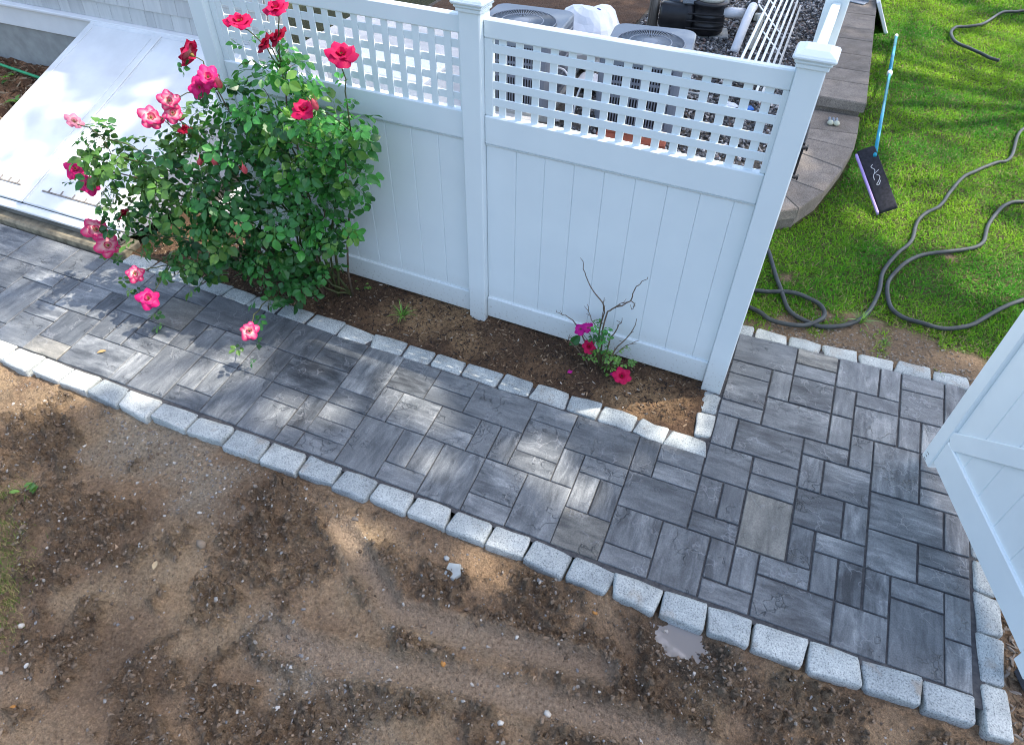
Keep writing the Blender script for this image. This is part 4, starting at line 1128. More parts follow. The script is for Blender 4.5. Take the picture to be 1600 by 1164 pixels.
# lattice leaning over the gravel
la = empty('garden_lattice', (-0.36, 7.1, 0.03), 0, label='loose white lattice leaning over the gravel beside the block wall', cat='lattice')
lm_ = Matrix.Rotation(R(-40), 4, 'Y') @ Matrix.Rotation(0, 4, 'Z')
for i in range(9):
    MB().cbox((-.004, -1.9 + i * .47, 0.0), (.004, -1.86 + i * .47, .62), .001, lm_ @ Matrix.Rotation(R(34), 4, 'X') @ Matrix.Translation((0, -.02 * i, 0))).build('lattice_slat', MAT['vinyl'], la)
for i in range(7):
    MB().cbox((.0045, -1.9, 0.02 + i * .095), (.0125, 2.1, .055 + i * .095), .001, lm_).build('lattice_slat', MAT['vinyl'], la)
# things on the block wall
fi = empty('plastic_fitting', (0.342, 4.86, 0.178), 0.1, label='small pale plastic fitting with three dark pegs on the lower wall tier', cat='fitting')
for k in (-1, 1): MB().lathe([(.001, 0), (.028, .006), (.034, .022), (.02, .042), (.001, .048)], 12, (k * .03, -.03, 0)).build('bulb', MAT['pale_green'], fi, True)
for k in (-1, 0, 1): MB().tube([(k * .034, .0, .02), (k * .036, .085, .022)], .0135, 8).build('peg', MAT['grey_plastic'], fi, True)
bd = empty('leaning_panel', (.80, 9.3, 0), R(4), label='dark grey ribbed panel with white rim leaning on the upper wall tier', cat='panel')
pmx = Matrix.Rotation(R(-32), 4, 'Y')
MB().cbox((-.012, -.62, 0), (.012, .72, .42), .005, pmx).build('panel', MAT['grey_plastic'], bd)
MB().cbox((-.02, -.66, -.0), (.028, -.6205, .45), .008, pmx).build('rim', MAT['white_plastic'], bd)
MB().cbox((-.02, -.62, .4205), (.028, .72, .45), .008, pmx).build('rim', MAT['white_plastic'], bd)
for k in range(4): MB().cbox((-.02, -.5 + k * .32, .02), (-.0125, -.47 + k * .32, .40), .002, pmx).build('rib', MAT['black_plastic'], bd)
dp = empty('dustpan', (.36, 8.75, .317), R(-20), label='small grey scoop with teal grip lying on the upper wall tier', cat='dustpan')
MB().cbox((-.11, -.06, 0), (.11, .09, .014), .005).build('pan', MAT['grey_plastic'], dp); MB().cbox((-.11, .0905, 0), (.11, .105, .05), .005).build('back', MAT['grey_plastic'], dp)
MB().tube([(-.08, .10, .04), (-.13, .22, .06)], .02, 8).build('grip', MAT['teal'], dp, True)

# ------------------------------------------------------------------ pool brush with long pole
pb_ = empty('pool_brush', (0.76, 3.76, 0), label='black brush head with lavender edge and long teal pole resting against the block wall', cat='brush')
A0, A1, A2, A3 = [Vector(p) - Vector((0.76, 3.76, 0)) for p in ((0.552, 4.006, 0.30), (0.721, 3.919, 0.30), (0.974, 3.644, 0.035), (0.86, 3.452, 0.035))]
A2 = A3 + (A1 - A0) * 1.0
ex = (A3 - A0).normalized(); ey = (A1 - A0); ey = (ey - ex * ey.dot(ex)).normalized(); ez = ex.cross(ey)
if ez.z < 0: ez = -ez
fr = Matrix.Translation(A0) @ Matrix((ex, ey, ez)).transposed().to_4x4()
BLn = (A3 - A0).length
vs, fs = rbox((BLn / 2, 0.075, 0.022), .018, .002, 4)
MB().add([fr @ (Vector(p) + Vector((BLn / 2, .095, -.01))) for p in vs], fs).build('head', MAT['black_fabric'], pb_, True)
MB().cbox((.03, -.004, -.03), (BLn, .0185, .012), .006, fr).build('edge_strip', MAT['lavender'], pb_)
mb = MB()
def stroke(pts, wd=.0055):
    P = bez([(a, b, 0) for a, b in pts], 5)
    for p, q in zip(P[:-1], P[1:]):
        d = np.array(q - p); L = np.linalg.norm(d); n = np.array([-d[1], d[0], 0]) / (L + 1e-9) * wd / 2
        mb.add([fr @ Vector((*(p - n)[:2], .0150)), fr @ Vector((*(q - n)[:2], .0150)), fr @ Vector((*(q + n)[:2], .0150)), fr @ Vector((*(p + n)[:2], .0150))], [(0, 1, 2, 3)])
stroke([(.20, .10), (.22, .08), (.26, .10), (.30, .085)]); stroke([(.27, .13), (.29, .10), (.31, .075), (.36, .07)]); stroke([(.31, .10), (.34, .12), (.38, .10), (.41, .075), (.42, .09), (.38, .115)])
mb.build('script_mark', MAT['white_ink'], pb_)
h0 = fr @ Vector((.12, .14, .02)); e1 = Vector((0.965, 8.4, 0.05)) - Vector((0.76, 3.76, 0)); jn = h0.lerp(e1, .60)
MB().tube([h0, jn], .0165, 10).build('lower_pole', MAT['teal'], pb_, True)
MB().tube([jn, e1], .0205, 10).build('upper_pole', MAT['teal'], pb_, True)
dd = (e1 - h0).normalized()
MB().tube([jn - dd * .05, jn + dd * .05], .030, 12).build('pole_joint', MAT['white_plastic'], pb_, True)
MB().tube([e1, e1 + dd * .10], .023, 10).build('pole_end', MAT['white_plastic'], pb_, True)

# ------------------------------------------------------------------ hoses
def hose(pts, rad, mat, label, name='garden_hose', lift=.012):
    P = bez([(x, y, 0) for x, y in pts], 7)
    P = [(p[0], p[1], max(float(lawn_z(p[0], p[1])), -.02) + rad + lift + 0.004 * math.sin(i * .7)) for i, p in enumerate(P)]
    return tag(MB().tube(P, rad, 9).build(name, mat, None, True), label, 'hose')
hose([(2.8, 6.6), (2.292, 6.03), (2.094, 5.219), (1.931, 4.999), (1.649, 4.59), (1.492, 4.188), (1.4, 3.897), (1.208, 3.518), (1.154, 3.165), (1.055, 2.914), (0.938, 2.572), (0.908, 2.243), (0.819, 1.912), (0.651, 1.72), (0.476, 1.682), (0.308, 1.769), (0.174, 2.098), (0.051, 2.472), (-.05, 2.62)], .0165, MAT['hose'], 'long grey hose winding down the lawn to the corner post')
hose([(2.5, 4.35), (2.112, 4.262), (1.941, 4.113), (1.781, 3.715), (1.706, 3.356), (1.524, 3.141), (1.226, 2.94), (1.033, 2.613), (0.97, 2.358), (1.016, 2.079), (1.126, 2.006), (1.299, 1.987), (1.516, 2.097), (1.703, 2.338), (1.945, 2.628), (2.3, 2.9)], .0165, MAT['hose'], 'grey hose making an S bend on the lawn toward the open gate')
hose([(-.3, 1.72), (0.043, 1.664), (0.169, 1.60), (0.35, 1.595), (0.497, 1.70), (0.545, 1.826), (0.452, 1.957), (0.261, 1.977), (0.031, 1.902), (-.3, 1.85)], .0165, MAT['hose'], 'grey hose loop lying beside the lawn kerb at the corner post', lift=.022)
hose([(2.9, 10.6), (2.662, 10.488), (2.379, 10.191), (2.077, 9.52), (1.774, 9.289), (1.678, 8.953), (1.74, 8.514), (2.029, 8.184), (2.2, 8.05)], .02, MAT['hose'], 'short bent piece of grey hose far up the lawn', lift=.03)
P = bez([(-9.4, 2.3, .34), (-8.6, 2.28, .33), (-7.9, 2.22, .31), (-7.2, 2.15, .29), (-6.76, 2.1, .27)], 6)
tag(MB().tube(P, .016, 8).build('garden_hose', MAT['green_hose'], None, True), 'bright green hose lying on mulch along the house foundation', 'hose')

# ------------------------------------------------------------------ roses
def leaflet(mb, M4, L, W, fold=0.25, curl=0.2):
    pts = [(0, 0), (.22, .62), (.5, 1.0), (.78, .66), (1.0, 0.0)]
    vs = []
    for (t, w_) in pts:
        zc = -curl * L * t * t
        vs.append((t * L, 0, zc))
        if 0 < t < 1:
            vs.append((t * L, w_ * W / 2, zc + fold * w_ * W / 2)); vs.append((t * L, -w_ * W / 2, zc + fold * w_ * W / 2))
    # index: 0 base; 1 c,2 l,3 r; 4 c,5 l,6 r; 7 c,8 l,9 r; 10 tip
    fs = [(0, 1, 2), (0, 3, 1), (1, 4, 5, 2), (1, 3, 6, 4), (4, 7, 8, 5), (4, 6, 9, 7), (7, 10, 8), (7, 9, 10)]
    mb.add([M4 @ Vector(v) for v in vs], fs)
def compound(seed, nl=5, L=0.05, W=0.036):
    g = np.random.default_rng(seed); mb = MB()
    rl = L * (1.35 if nl == 5 else .8)
    mb.tube([(0, 0, 0), (rl * .5, 0, .004), (rl, 0, 0)], .0011, 4)
    def put(t, yaw, k):
        m = Matrix.Translation((t * rl, 0, .003)) @ Matrix.Rotation(yaw, 4, 'Z') @ Matrix.Rotation(g.normal(0.05, .22), 4, 'Y') @ Matrix.Rotation(g.normal(0, .3), 4, 'X')
        leaflet(mb, m @ Matrix.Translation((.006, 0, 0)), L * k * g.uniform(.9, 1.1), W * k * g.uniform(.9, 1.1), g.uniform(.1, .4), g.uniform(.05, .35))
    put(1, g.normal(0, .1), 1.08)
    for t in ((.86, .36) if nl == 5 else (.8,)):
        for s in (1, -1): put(t, s * g.uniform(.95, 1.25), .92 if t > .5 else .75)
    return mb.mesh('leaf')
LEAFS = [compound(100 + i, 5) for i in range(7)] + [compound(200 + i, 3, .046, .036) for i in range(3)]
def orient(n, yaw):
    n = Vector(n).normalized(); a = Vector((math.cos(yaw), math.sin(yaw), 0)); x_ = (a - n * a.dot(n))
    x_ = x_.normalized() if x_.length > 1e-4 else n.orthogonal().normalized()
    return Matrix((x_, n.cross(x_), n)).transposed()

CLUST = [(-2.866, 0.5, 1.695, 0.150, .6), (-2.967, 0.5, 1.493, 0.20, .9), (-3.293, 0.48, 1.384, 0.185, .75), (-2.678, 0.5, 1.369, 0.175, 1), (-2.456, 0.5, 1.412, 0.12, .8), (-3.626, 0.4, 1.187, 0.165, .8), (-3.25, 0.42, 1.145, 0.24, 1), (-2.843, 0.45, 1.108, 0.24, 1.1), (-2.60, 0.5, 1.025, 0.15, 1), (-3.928, 0.3, 1.016, 0.165, .7), (-4.197, 0.2, 1.052, 0.16, .75), (-4.192, 0.2, 1.164, 0.1, .7), (-4.17, 0.2, 0.775, 0.165, .7), (-3.749, 0.25, 0.823, 0.22, .9), (-3.376, 0.3, 0.788, 0.225, 1.1), (-3.04, 0.38, 0.729, 0.225, 1.2), (-2.758, 0.45, 0.736, 0.175, 1.1), (-3.926, 0.12, 0.525, 0.165, .75), (-3.547, 0.18, 0.486, 0.19, .9), (-3.148, 0.28, 0.454, 0.175, 1.0), (-2.965, 0.38, 0.305, 0.135, .9), (-2.773, 0.45, 0.424, 0.105, .9), (-3.868, 0.07, 0.33, 0.12, .6), (-4.244, 0.08, 0.622, 0.13, .6), (-4.45, 0.2, 0.872, 0.09, .5), (-3.081, 0.08, 0.25, 0.085, .5), (-3.68, 0.14, 0.30, 0.13, .7), (-2.57, 0.45, 1.25, 0.14, .9), (-3.392, 0.5, 1.498, 0.085, .5), (-3.05, 0.3, 0.278, 0.12, .7)]
BLOOM = [(-3.039, 0.45, 1.931, 0.160, 'red'), (-2.765, 0.45, 2.034, 0.142, 'red'), (-2.907, 0.48, 1.834, 0.135, 'dark'), (-2.83, 0.5, 1.873, 0.12, 'dark'), (-2.397, 0.45, 1.851, 0.175, 'red'), (-2.608, 0.32, 1.57, 0.155, 'red'), (-3.475, 0.45, 1.709, 0.17, 'back'), (-3.316, 0.38, 1.621, 0.155, 'pink'), (-3.385, 0.36, 1.558, 0.14, 'pink'), (-3.601, 0.3, 1.466, 0.14, 'bi'), (-3.785, 0.28, 1.33, 0.175, 'bi'), (-3.594, 0.29, 1.393, 0.145, 'bi'), (-4.405, 0.2, 1.227, 0.115, 'pale'), (-4.517, 0.14, 0.897, 0.17, 'pink'), (-4.387, 0.1, 0.826, 0.155, 'pink'), (-4.469, 0.05, 0.478, 0.19, 'bi'), (-4.338, 0.0, 0.413, 0.19, 'bi'), (-3.96, -0.15, 0.378, 0.14, 'bi'), (-3.789, -0.25, 0.287, 0.165, 'pink'), (-2.945, -0.25, 0.292, 0.14, 'bi'), (-4.204, 0.14, 0.624, 0.13, 'dark'), (-3.605, 0.35, 1.255, 0.10, 'dark')]
BUDS = [(-2.797, 0.3, 1.373), (-2.9, 0.3, 1.36), (-2.717, 0.3, 1.54), (-2.512, 0.3, 1.62), (-2.705, 0.3, 1.383), (-3.104, 0.25, 1.136), (-3.462, 0.25, 1.115), (-3.324, 0.25, 1.136), (-2.767, 0.3, 1.417), (-3.22, .36, 1.60)]
CAM = Vector((-0.134, -2.659, 3.192))

def petal_mesh(kind, ring, seed):
    """one cupped petal, base at the origin, opening along +x / up; unit radius"""
    g = np.random.default_rng(seed)
    nu, nv = 5, 5
    op = (0.30, 0.75, 1.12)[ring] * (1.0 if kind in ('red', 'dark') else 1.12)
    Ln = (0.62, 0.9, 1.05)[ring]; Wd = (0.80, 1.12, 1.22)[ring]
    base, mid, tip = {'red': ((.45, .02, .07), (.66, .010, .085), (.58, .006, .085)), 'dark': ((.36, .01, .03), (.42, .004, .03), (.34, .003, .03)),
                      'pink': ((.85, .55, .30), (.72, .05, .22), (.64, .006, .15)), 'bi': ((.88, .76, .14), (.86, .50, .50), (.68, .006, .14)),
                      'pale': ((.85, .70, .45), (.84, .50, .52), (.78, .22, .34)), 'back': ((.80, .45, .42), (.66, .06, .14), (.55, .006, .07)),
                      'magenta': ((.60, .10, .35), (.58, .01, .26), (.55, .006, .24))}[kind]
    vs, cs = [], []
    for j in range(nv):
        t = j / (nv - 1)
        th = op * (0.35 + 0.75 * t)
        for i in range(nu):
            s = -1 + 2 * i / (nu - 1)
            wv = Wd * (0.22 + 0.78 * math.sin(min(1, t * 1.25) * math.pi / 2)) * (1 - 0.30 * max(0, t - .6) / .4 * abs(s))
            r = Ln * t * (1 - 0.16 * abs(s) ** 2 * t + (0.10 * (1 - abs(s)) if j == nv - 1 else 0))
            x_ = r * math.sin(th) + 0.06
            z_ = r * math.cos(th) * 0.9
            y_ = s * wv * 0.5
            x_ -= 0.18 * s * s * (1 - 0.5 * t) * Wd                    # cup
            z_ += -0.20 * t ** 3 * (ring > 0) * (0.3 + abs(s)) + g.normal(0, .022)
            vs.append((x_, y_ + g.normal(0, .01), z_))
            e = max(t, 0) * 0.95 + 0.34 * abs(s) * t
            if e < .55: c = [a * (1 - e / .55) + b * e / .55 for a, b in zip(base, mid)]
            else: c = [a * (1 - min(1, (e - .55) / .35)) + b * min(1, (e - .55) / .35) for a, b in zip(mid, tip)]
            cs.append(c)
    fs = [(j * nu + i, j * nu + i + 1, (j + 1) * nu + i + 1, (j + 1) * nu + i) for j in range(nv - 1) for i in range(nu - 1)]
    return MB().add(vs, fs, cs).mesh('petal', True)
PET = {(k, r_, s): petal_mesh(k, r_, s * 10 + r_) for k in ('red', 'dark', 'pink', 'bi', 'pale', 'back', 'magenta') for r_ in range(3) for s in range(2)}
mbc = MB(); mbc.lathe([(.05, -.32), (.13, -.22), (.15, -.10), (.10, -.02), (.06, .04), (.02, .1)], 8)
for k in range(5):
    a = k * 1.257; mbc.add([(0.1 * math.cos(a - .4), .1 * math.sin(a - .4), -.1), (0.1 * math.cos(a + .4), .1 * math.sin(a + .4), -.1), (.5 * math.cos(a), .5 * math.sin(a), -.16)], [(0, 1, 2)])
for k in range(9):
    a = k * 2.4; rr_ = .05 + .16 * ((k % 3) / 2)
    mbc.tube([(rr_ * .3 * math.cos(a), rr_ * .3 * math.sin(a), .0), (rr_ * math.cos(a), rr_ * math.sin(a), .34)], [.012, .026], 4)
CALYX = mbc.mesh('rose_bloom', True); CALYX.materials.append(MAT['calyx'])
def bloom(parent, p, diam, kind, nrm, base, label=None, full=True):
    M3 = orient(nrm, rng.uniform(0, 6.28))
    s = diam / 2.15
    b = link('rose_bloom', CALYX, None, parent)
    b.matrix_local = Matrix.LocRotScale(Vector(p) - base, M3.to_quaternion(), (s, s, s))
    if label: b['label'] = label
    counts = (4, 5, 6) if full else (0, 5, 5)
    if kind in ('bi', 'pale', 'pink'): counts = (3, 5, 5)
    for r_, c in enumerate(counts):
        for k in range(c):
            me = PET[(kind, r_, k % 2)]
            o = link('petal', me, MAT['petal'], b)
            a = 2 * math.pi * k / max(c, 1) + r_ * .55 + rng.normal(0, .12)
            sc_ = rng.uniform(.88, 1.1)
            o.matrix_local = Matrix.Rotation(a, 4, 'Z') @ Matrix.Rotation(rng.normal(0, .1), 4, 'Y') @ Matrix.Scale(sc_, 4)
    return b

rb = empty('rose_bush', (-2.95, 0.55, 0), label='big red and bicolour rose bush leaning over the path from the soil bed', cat='rose bush')
RB = Vector((-2.95, 0.55, 0))
bases = [(-2.98, 0.55), (-3.03, 0.66), (-2.88, 0.60), (-3.12, 0.56), (-2.78, 0.64)]
def cane(parent, p0, p1, sag, r0, r1, base, mat, name='stem', n=9, wob=.02):
    p0 = Vector(p0); p1 = Vector(p1); P = []
    for i in range(n):
        t = i / (n - 1)
        q = p0.lerp(p1, t)
        q.z += sag * math.sin(math.pi * t) + (p1.z - p0.z) * (math.sin(t * math.pi / 2) - t) * .55
        q += Vector(rng.normal(0, wob, 3)) * math.sin(math.pi * t)
        P.append(q - base)
    mb = MB(); mb.tube(P, [r0 + (r1 - r0) * i / (n - 1) for i in range(n)], 6)
    return mb.build(name, mat, parent, True)
for i, (x, y, z, r_, d) in enumerate(CLUST):
    b = bases[i % 5] if x > -3.5 else bases[(i % 2) * 3]
    cane(rb, (*b, -0.01), (x, y, z), .10 * abs(x + 2.95), .0085 if i % 3 else .011, .0035, RB, MAT['stem'] if i % 4 else MAT['twig'])
    for k in range(2):
        d_ = Vector(rng.normal(0, 1, 3)).normalized() * r_ * .9
        cane(rb, (x, y, max(z - .08, .05)), Vector((x, y, z)) + d_, 0.01, .003, .0015, RB, MAT['stem'], 'twig', 5, .008)
for (x, y, z, dm, kind) in BLOOM:
    c = min(CLUST, key=lambda q: (q[0] - x) ** 2 + (q[1] - y) ** 2 + (q[2] - z) ** 2 + (1 if q[2] > z + .05 else 0))
    P = Vector((x, y, z))
    tocam = (CAM - P).normalized()
    up = Vector((0, 0, 1))
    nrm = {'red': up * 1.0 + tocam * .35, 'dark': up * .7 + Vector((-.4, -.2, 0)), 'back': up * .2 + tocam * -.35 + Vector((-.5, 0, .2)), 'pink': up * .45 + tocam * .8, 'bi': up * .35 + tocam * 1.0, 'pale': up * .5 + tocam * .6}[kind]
    nrm = nrm + Vector(rng.normal(0, .18, 3))
    nrm.normalize()
    cane(rb, (c[0], c[1], c[2]), P - nrm * dm * .14, .02, .0042, .003, RB, MAT['stem'], 'stem', 6, .008)
    bloom(rb, P, dm * (.88 if kind in ('bi', 'pink') else 1), kind, nrm, RB, {'pale': 'pale pink open rose', 'dark': 'deep crimson rose', 'red': 'full red rose', 'bi': 'open rose with white and yellow heart'}.get(kind))
budm = MB(); budm.lathe([(.003, -.012), (.010, -.004), (.0125, .008), (.008, .024), (.002, .034)], 8)
for k in range(4):
    a = k * 1.57; budm.add([(.010 * math.cos(a - .3), .010 * math.sin(a - .3), .0), (.010 * math.cos(a + .3), .010 * math.sin(a + .3), .0), (.02 * math.cos(a), .02 * math.sin(a), .045)], [(0, 1, 2)])
budme = budm.mesh('bud', True); budme.materials.append(MAT['rose_leaf_light'])
budr = budme.copy(); budr.materials.clear(); budr.materials.append(plain('bud_pink', (.62, .09, .11), .5, .2))
for i, p in enumerate(BUDS):
    o = link('bud', budr if i in (5, 6, 7, 9, 3) else budme, None, rb); o.location = Vector(p) - RB; o.rotation_euler = (rng.normal(0, .3), rng.normal(0, .3), rng.uniform(0, 6)); o.scale = (1.5,) * 3
    c = min(CLUST, key=lambda q: (q[0] - p[0]) ** 2 + (q[1] - p[1]) ** 2 + (q[2] - p[2]) ** 2 + (3 if q[2] > p[2] - .05 else 0))
    cane(rb, (c[0], c[1], c[2]), Vector(p) - Vector((0, 0, .015)), .01, .003, .002, RB, MAT['stem'], 'stem', 5, .006)
# leaves
LV = []
for (x, y, z, r_, d) in CLUST:
    n = int(41 * d * (r_ / .17) ** 2.0)
    for _ in range(n):
        v = rng.normal(0, 1, 3); v /= np.linalg.norm(v)
        rad = r_ * rng.random() ** .45 * 1.05
        p = np.array((x, y, z)) + v * rad * np.array((1, .85, 1))
        if p[2] < .03 or (p[1] > .73 and p[2] < 2.03): continue
        nr = np.array((0, -.12, .75)) + v * .55 + rng.normal(0, .33, 3)
        LV.append((p, nr, math.atan2(v[1], v[0]) + rng.normal(0, .7), rng.uniform(.95, 1.65)))
for (x, y, z, dm, kind) in BLOOM:
    for _ in range(3):
        p = np.array((x, y, z - dm * .6)) + rng.normal(0, .035, 3) - np.array((0, 0, rng.uniform(0, .12)))
        if p[2] > .03: LV.append((p, np.array((0, -.2, .9)) + rng.normal(0, .4, 3), rng.uniform(0, 6.28), rng.uniform(.6, .95)))
LV.sort(key=lambda l: (Vector(l[0]) - CAM).length - .25 * l[3] + rng.normal(0, .15))
VS, FS, CS, off = [], [], [], 0
for i, (p, nr, yaw, s) in enumerate(LV):
    M3 = orient(nr, yaw); me = LEAFS[int(rng.integers(0, len(LEAFS)))]
    light = p[0] < -3.6 and rng.random() < .5 or rng.random() < .16  # more light leaves on the left, sunlight put into their colour
    if i < 300:
        if light:
            if 'lt' not in me: 
                l2 = me.copy(); l2.materials.clear(); l2.materials.append(MAT['rose_leaf_light']); me['lt'] = l2.name
            me = bpy.data.meshes[me['lt']]
        o = link('leaf', me, MAT['rose_leaf'], rb)
        o.matrix_local = Matrix.LocRotScale(Vector(p) - RB, M3.to_quaternion(), (s, s, s))
    else:
        A = np.array([v.co for v in me.vertices]) @ np.array(M3).T * s + p - np.array(RB)
        VS.append(A)
        FS += [[a + off for a in f.vertices] for f in me.polygons]; off += len(A)
        t = rng.random()
        cc = np.array((.018, .085, .02)) * (1 - t) + np.array((.058, .235, .045)) * t
        if light: cc = np.array((.10, .23, .04)) * rng.uniform(.7, 1.3)
        CS.append(np.tile(cc, (len(A), 1)))
me = bpy.data.meshes.new('leaves'); me.from_pydata(np.concatenate(VS).tolist(), [], FS)
a = me.attributes.new('Col', 'FLOAT_COLOR', 'POINT'); cc = np.ones((off, 4), np.float32); cc[:, :3] = np.concatenate(CS); a.data.foreach_set('color', cc.ravel()); me.update()
o = link('leaves', me, MAT['leaf_stuff'], rb); o['kind'] = 'stuff'

# small, nearly bare rose by the fence
SBs = Vector((-0.83, 0.64, 0))
sb = empty('rose_bush', tuple(SBs), label='small nearly bare rose with dry twigs and a few pink blooms', cat='rose bush')
TW = [[(-0.834, 0.66, -0.03), (-0.863, 0.66, 0.274), (-0.849, 0.66, 0.494), (-0.935, 0.655, 0.594), (-1.002, 0.65, 0.722), (-1.021, 0.65, 0.797)], [(-0.817, 0.64, -0.013), (-0.833, 0.64, 0.409), (-0.794, 0.64, 0.511), (-0.692, 0.64, 0.61), (-0.683, 0.64, 0.687), (-0.653, 0.64, 0.753), (-0.611, 0.64, 0.808)], [(-0.859, 0.66, -0.016), (-0.999, 0.66, 0.255), (-1.072, 0.66, 0.33), (-1.163, 0.66, 0.349)], [(-0.807, 0.62, 0.0), (-0.778, 0.62, 0.253), (-0.74, 0.62, 0.392), (-0.722, 0.62, 0.478)], [(-0.781, 0.6, 0.0), (-0.733, 0.6, 0.213), (-0.651, 0.6, 0.396), (-0.62, 0.6, 0.522)], [(-0.778, 0.6, 0.0), (-0.694, 0.6, 0.244), (-0.591, 0.6, 0.353)], [(-0.87, 0.66, 0.30), (-0.921, 0.66, 0.364), (-0.967, 0.66, 0.482)], [(-0.855, 0.66, 0.36), (-0.862, 0.66, 0.426), (-0.859, 0.66, 0.552)], [(-.69, .64, .61), (-.66, .63, .60), (-.67, .62, .56)], [(-.90, .62, 0), (-.97, .6, .12), (-1.05, .6, .2), (-1.03, .6, .22)], [(-.80, .64, .5), (-.76, .62, .57), (-.72, .62, .60)]]
for i, t in enumerate(TW):
    P = [Vector(p) - SBs for p in bez(t, 4)]
    P = [p + Vector(rng.normal(0, .003, 3)) for p in P]
    MB().tube(P, list(np.linspace(.0065 if len(t) > 3 else .0035, .0018, len(P))), 5).build('twig', MAT['twig'], sb, True)
    for k in range(3):
        q = P[int(rng.integers(len(P) // 3, len(P)))]; e = q + Vector((rng.normal(0, .02), rng.normal(0, .01), rng.uniform(.008, .03)))
        MB().tube([q, e], [.0022, .0012], 4).build('twig', MAT['twig'], sb)
def lnk(pts):
    MB().tube([Vector(p) - SBs for p in bez(pts, 4)], .0022, 5).build('stem', MAT['stem'], sb, True)
for (p, dm, kd, f) in (((-0.978, 0.62, 0.294), .085, 'magenta', False), ((-0.932, 0.62, 0.322), .075, 'magenta', False), ((-0.904, 0.60, 0.185), .10, 'red', True), ((-0.645, 0.53, 0.075), .125, 'red', True)):
    bloom(sb, p, dm, kd, (Vector((0, -.5, .9)) + Vector(rng.normal(0, .2, 3))).normalized(), SBs, None, f)
    lnk([(-0.83, .62, .03), ((p[0] - .83) / 2, .61, p[2] * .7), (p[0], p[1], p[2] - .02)])
for (p, n, lt) in (((-0.854, 0.6, 0.30), 7, 0), ((-0.82, 0.6, 0.34), 7, 0), ((-0.827, 0.6, 0.195), 5, 0), ((-0.79, 0.6, 0.14), 6, 1), ((-0.747, 0.59, 0.15), 5, 1), ((-0.662, 0.58, 0.16), 5, 1), ((-0.739, 0.57, 0.083), 6, 1), ((-0.899, 0.58, 0.122), 4, 1)):
    for _ in range(n):
        q = Vector(p) + Vector(rng.normal(0, .026, 3)); q.z = max(q.z, .02); q.y = min(q.y, .7)
        me = LEAFS[int(rng.integers(0, 10))]
        if lt:
            if 'lt' not in me:
                l2 = me.copy(); l2.materials.clear(); l2.materials.append(MAT['rose_leaf_light']); me['lt'] = l2.name
            me = bpy.data.meshes[me['lt']]
        o = link('leaf', me, MAT['rose_leaf'], sb); s = rng.uniform(.42, .72)
        o.matrix_local = Matrix.LocRotScale(q - SBs, orient(Vector((0, -.3, .9)) + Vector(rng.normal(0, .3, 3)), rng.uniform(0, 6.28)).to_quaternion(), (s,) * 3)
    lnk([(-.82, .62, .02), (p[0], p[1], p[2] - .01)])
big = MB(); leaflet(big, Matrix.Identity(4), .10, .07, .3, .2)
o = big.build('leaf', MAT['rose_leaf'], sb); o.matrix_local = Matrix.LocRotScale(Vector((-1.04, .6, .15)) - SBs, orient((0.3, -.9, .3), 1.6).to_quaternion() , (1, 1, 1))
for (x, y) in ((-.99, .50), (-.72, .585)):
    pt_ = MB(); pt_.add([(-.016, -.012, 0), (.014, -.014, .004), (.018, .012, .006), (-.012, .015, .003), (0, 0, .009)], [(0, 1, 4), (1, 2, 4), (2, 3, 4), (3, 0, 4)], [(.58, .02, .28)] * 5)
    tag(pt_.build('fallen_petal', MAT['petal'], None, True, (x, y, float(bed_z(np.array(x), np.array(y))) + .012)), 'single magenta petal lying on the dark soil' + (' under the small rose' if x < -.8 else ' between the twigs of the small rose'), 'petal')

# ------------------------------------------------------------------ small plants
def tuft(p, label, n, L, spread, mat, wd=.0028, group=None, broad=False):
    r = empty('weed' if broad else 'grass_tuft', p, 0, label=label, cat='weed' if broad else 'grass tuft', group=group)
    if broad:
        mb = MB()
        for k in range(n):
            a = rng.uniform(0, 6.28)
            m = Matrix.Translation((rng.normal(0, spread), rng.normal(0, spread), rng.uniform(.005, .05))) @ Matrix.Rotation(a, 4, 'Z') @ Matrix.Rotation(-rng.uniform(.1, .9), 4, 'Y')
            mb2 = MB(); leaflet(mb2, m, L * rng.uniform(.6, 1.2), L * .55, .25, .3); mb2.build('leaf', mat, r)
    else:
        for k in range(n):
            a = rng.uniform(0, 6.28); t = rng.uniform(.2, 1.25); l_ = L * rng.uniform(.5, 1.2)
            P = [Vector((math.cos(a) * l_ * q * math.sin(t * (.5 + .7 * q)), math.sin(a) * l_ * q * math.sin(t * (.5 + .7 * q)), l_ * q * math.cos(t * (.5 + .7 * q)))) + Vector((math.cos(a) * .01, math.sin(a) * .01, 0)) for q in (0, .35, .7, 1)]
            sd = Vector((-math.sin(a), math.cos(a), 0))
            mb = MB(); vs = []
            for q, ww in zip(P, (1, .9, .6, .05)): vs += [q - sd * wd * ww, q + sd * wd * ww]
            mb.add(vs, [(0, 1, 3, 2), (2, 3, 5, 4), (4, 5, 7, 6)]); mb.build('blade', mat, r)
    return r
tuft((-2.30, 0.55, 0.02), 'yellow green grass tuft in the soil bed before the left fence panel', 26, .11, 0, MAT['weed'], .004)
tuft((-2.74, 0.76, 0.0), 'two small green seedlings at the foot of the rose bush', 6, .04, .03, MAT['weed'], broad=True)
tuft((0.80, 1.86, -.01), 'tall pale grass clump growing through the grey hose', 34, .16, 0, MAT['weed'], .0028)
tuft((0.98, 1.70, -.02), 'low mossy clump on bare soil by the lawn kerb', 40, .045, 0, MAT['weed'], .003)
tuft((-8.05, 2.0, .25), 'leafy green weed on the mulch next to the cellar door', 14, .10, .08, MAT['weed'], broad=True)
tuft((-7.45, 1.75, .2), 'second leafy weed on mulch, hard against the cellar door', 12, .09, .07, MAT['weed'], broad=True)
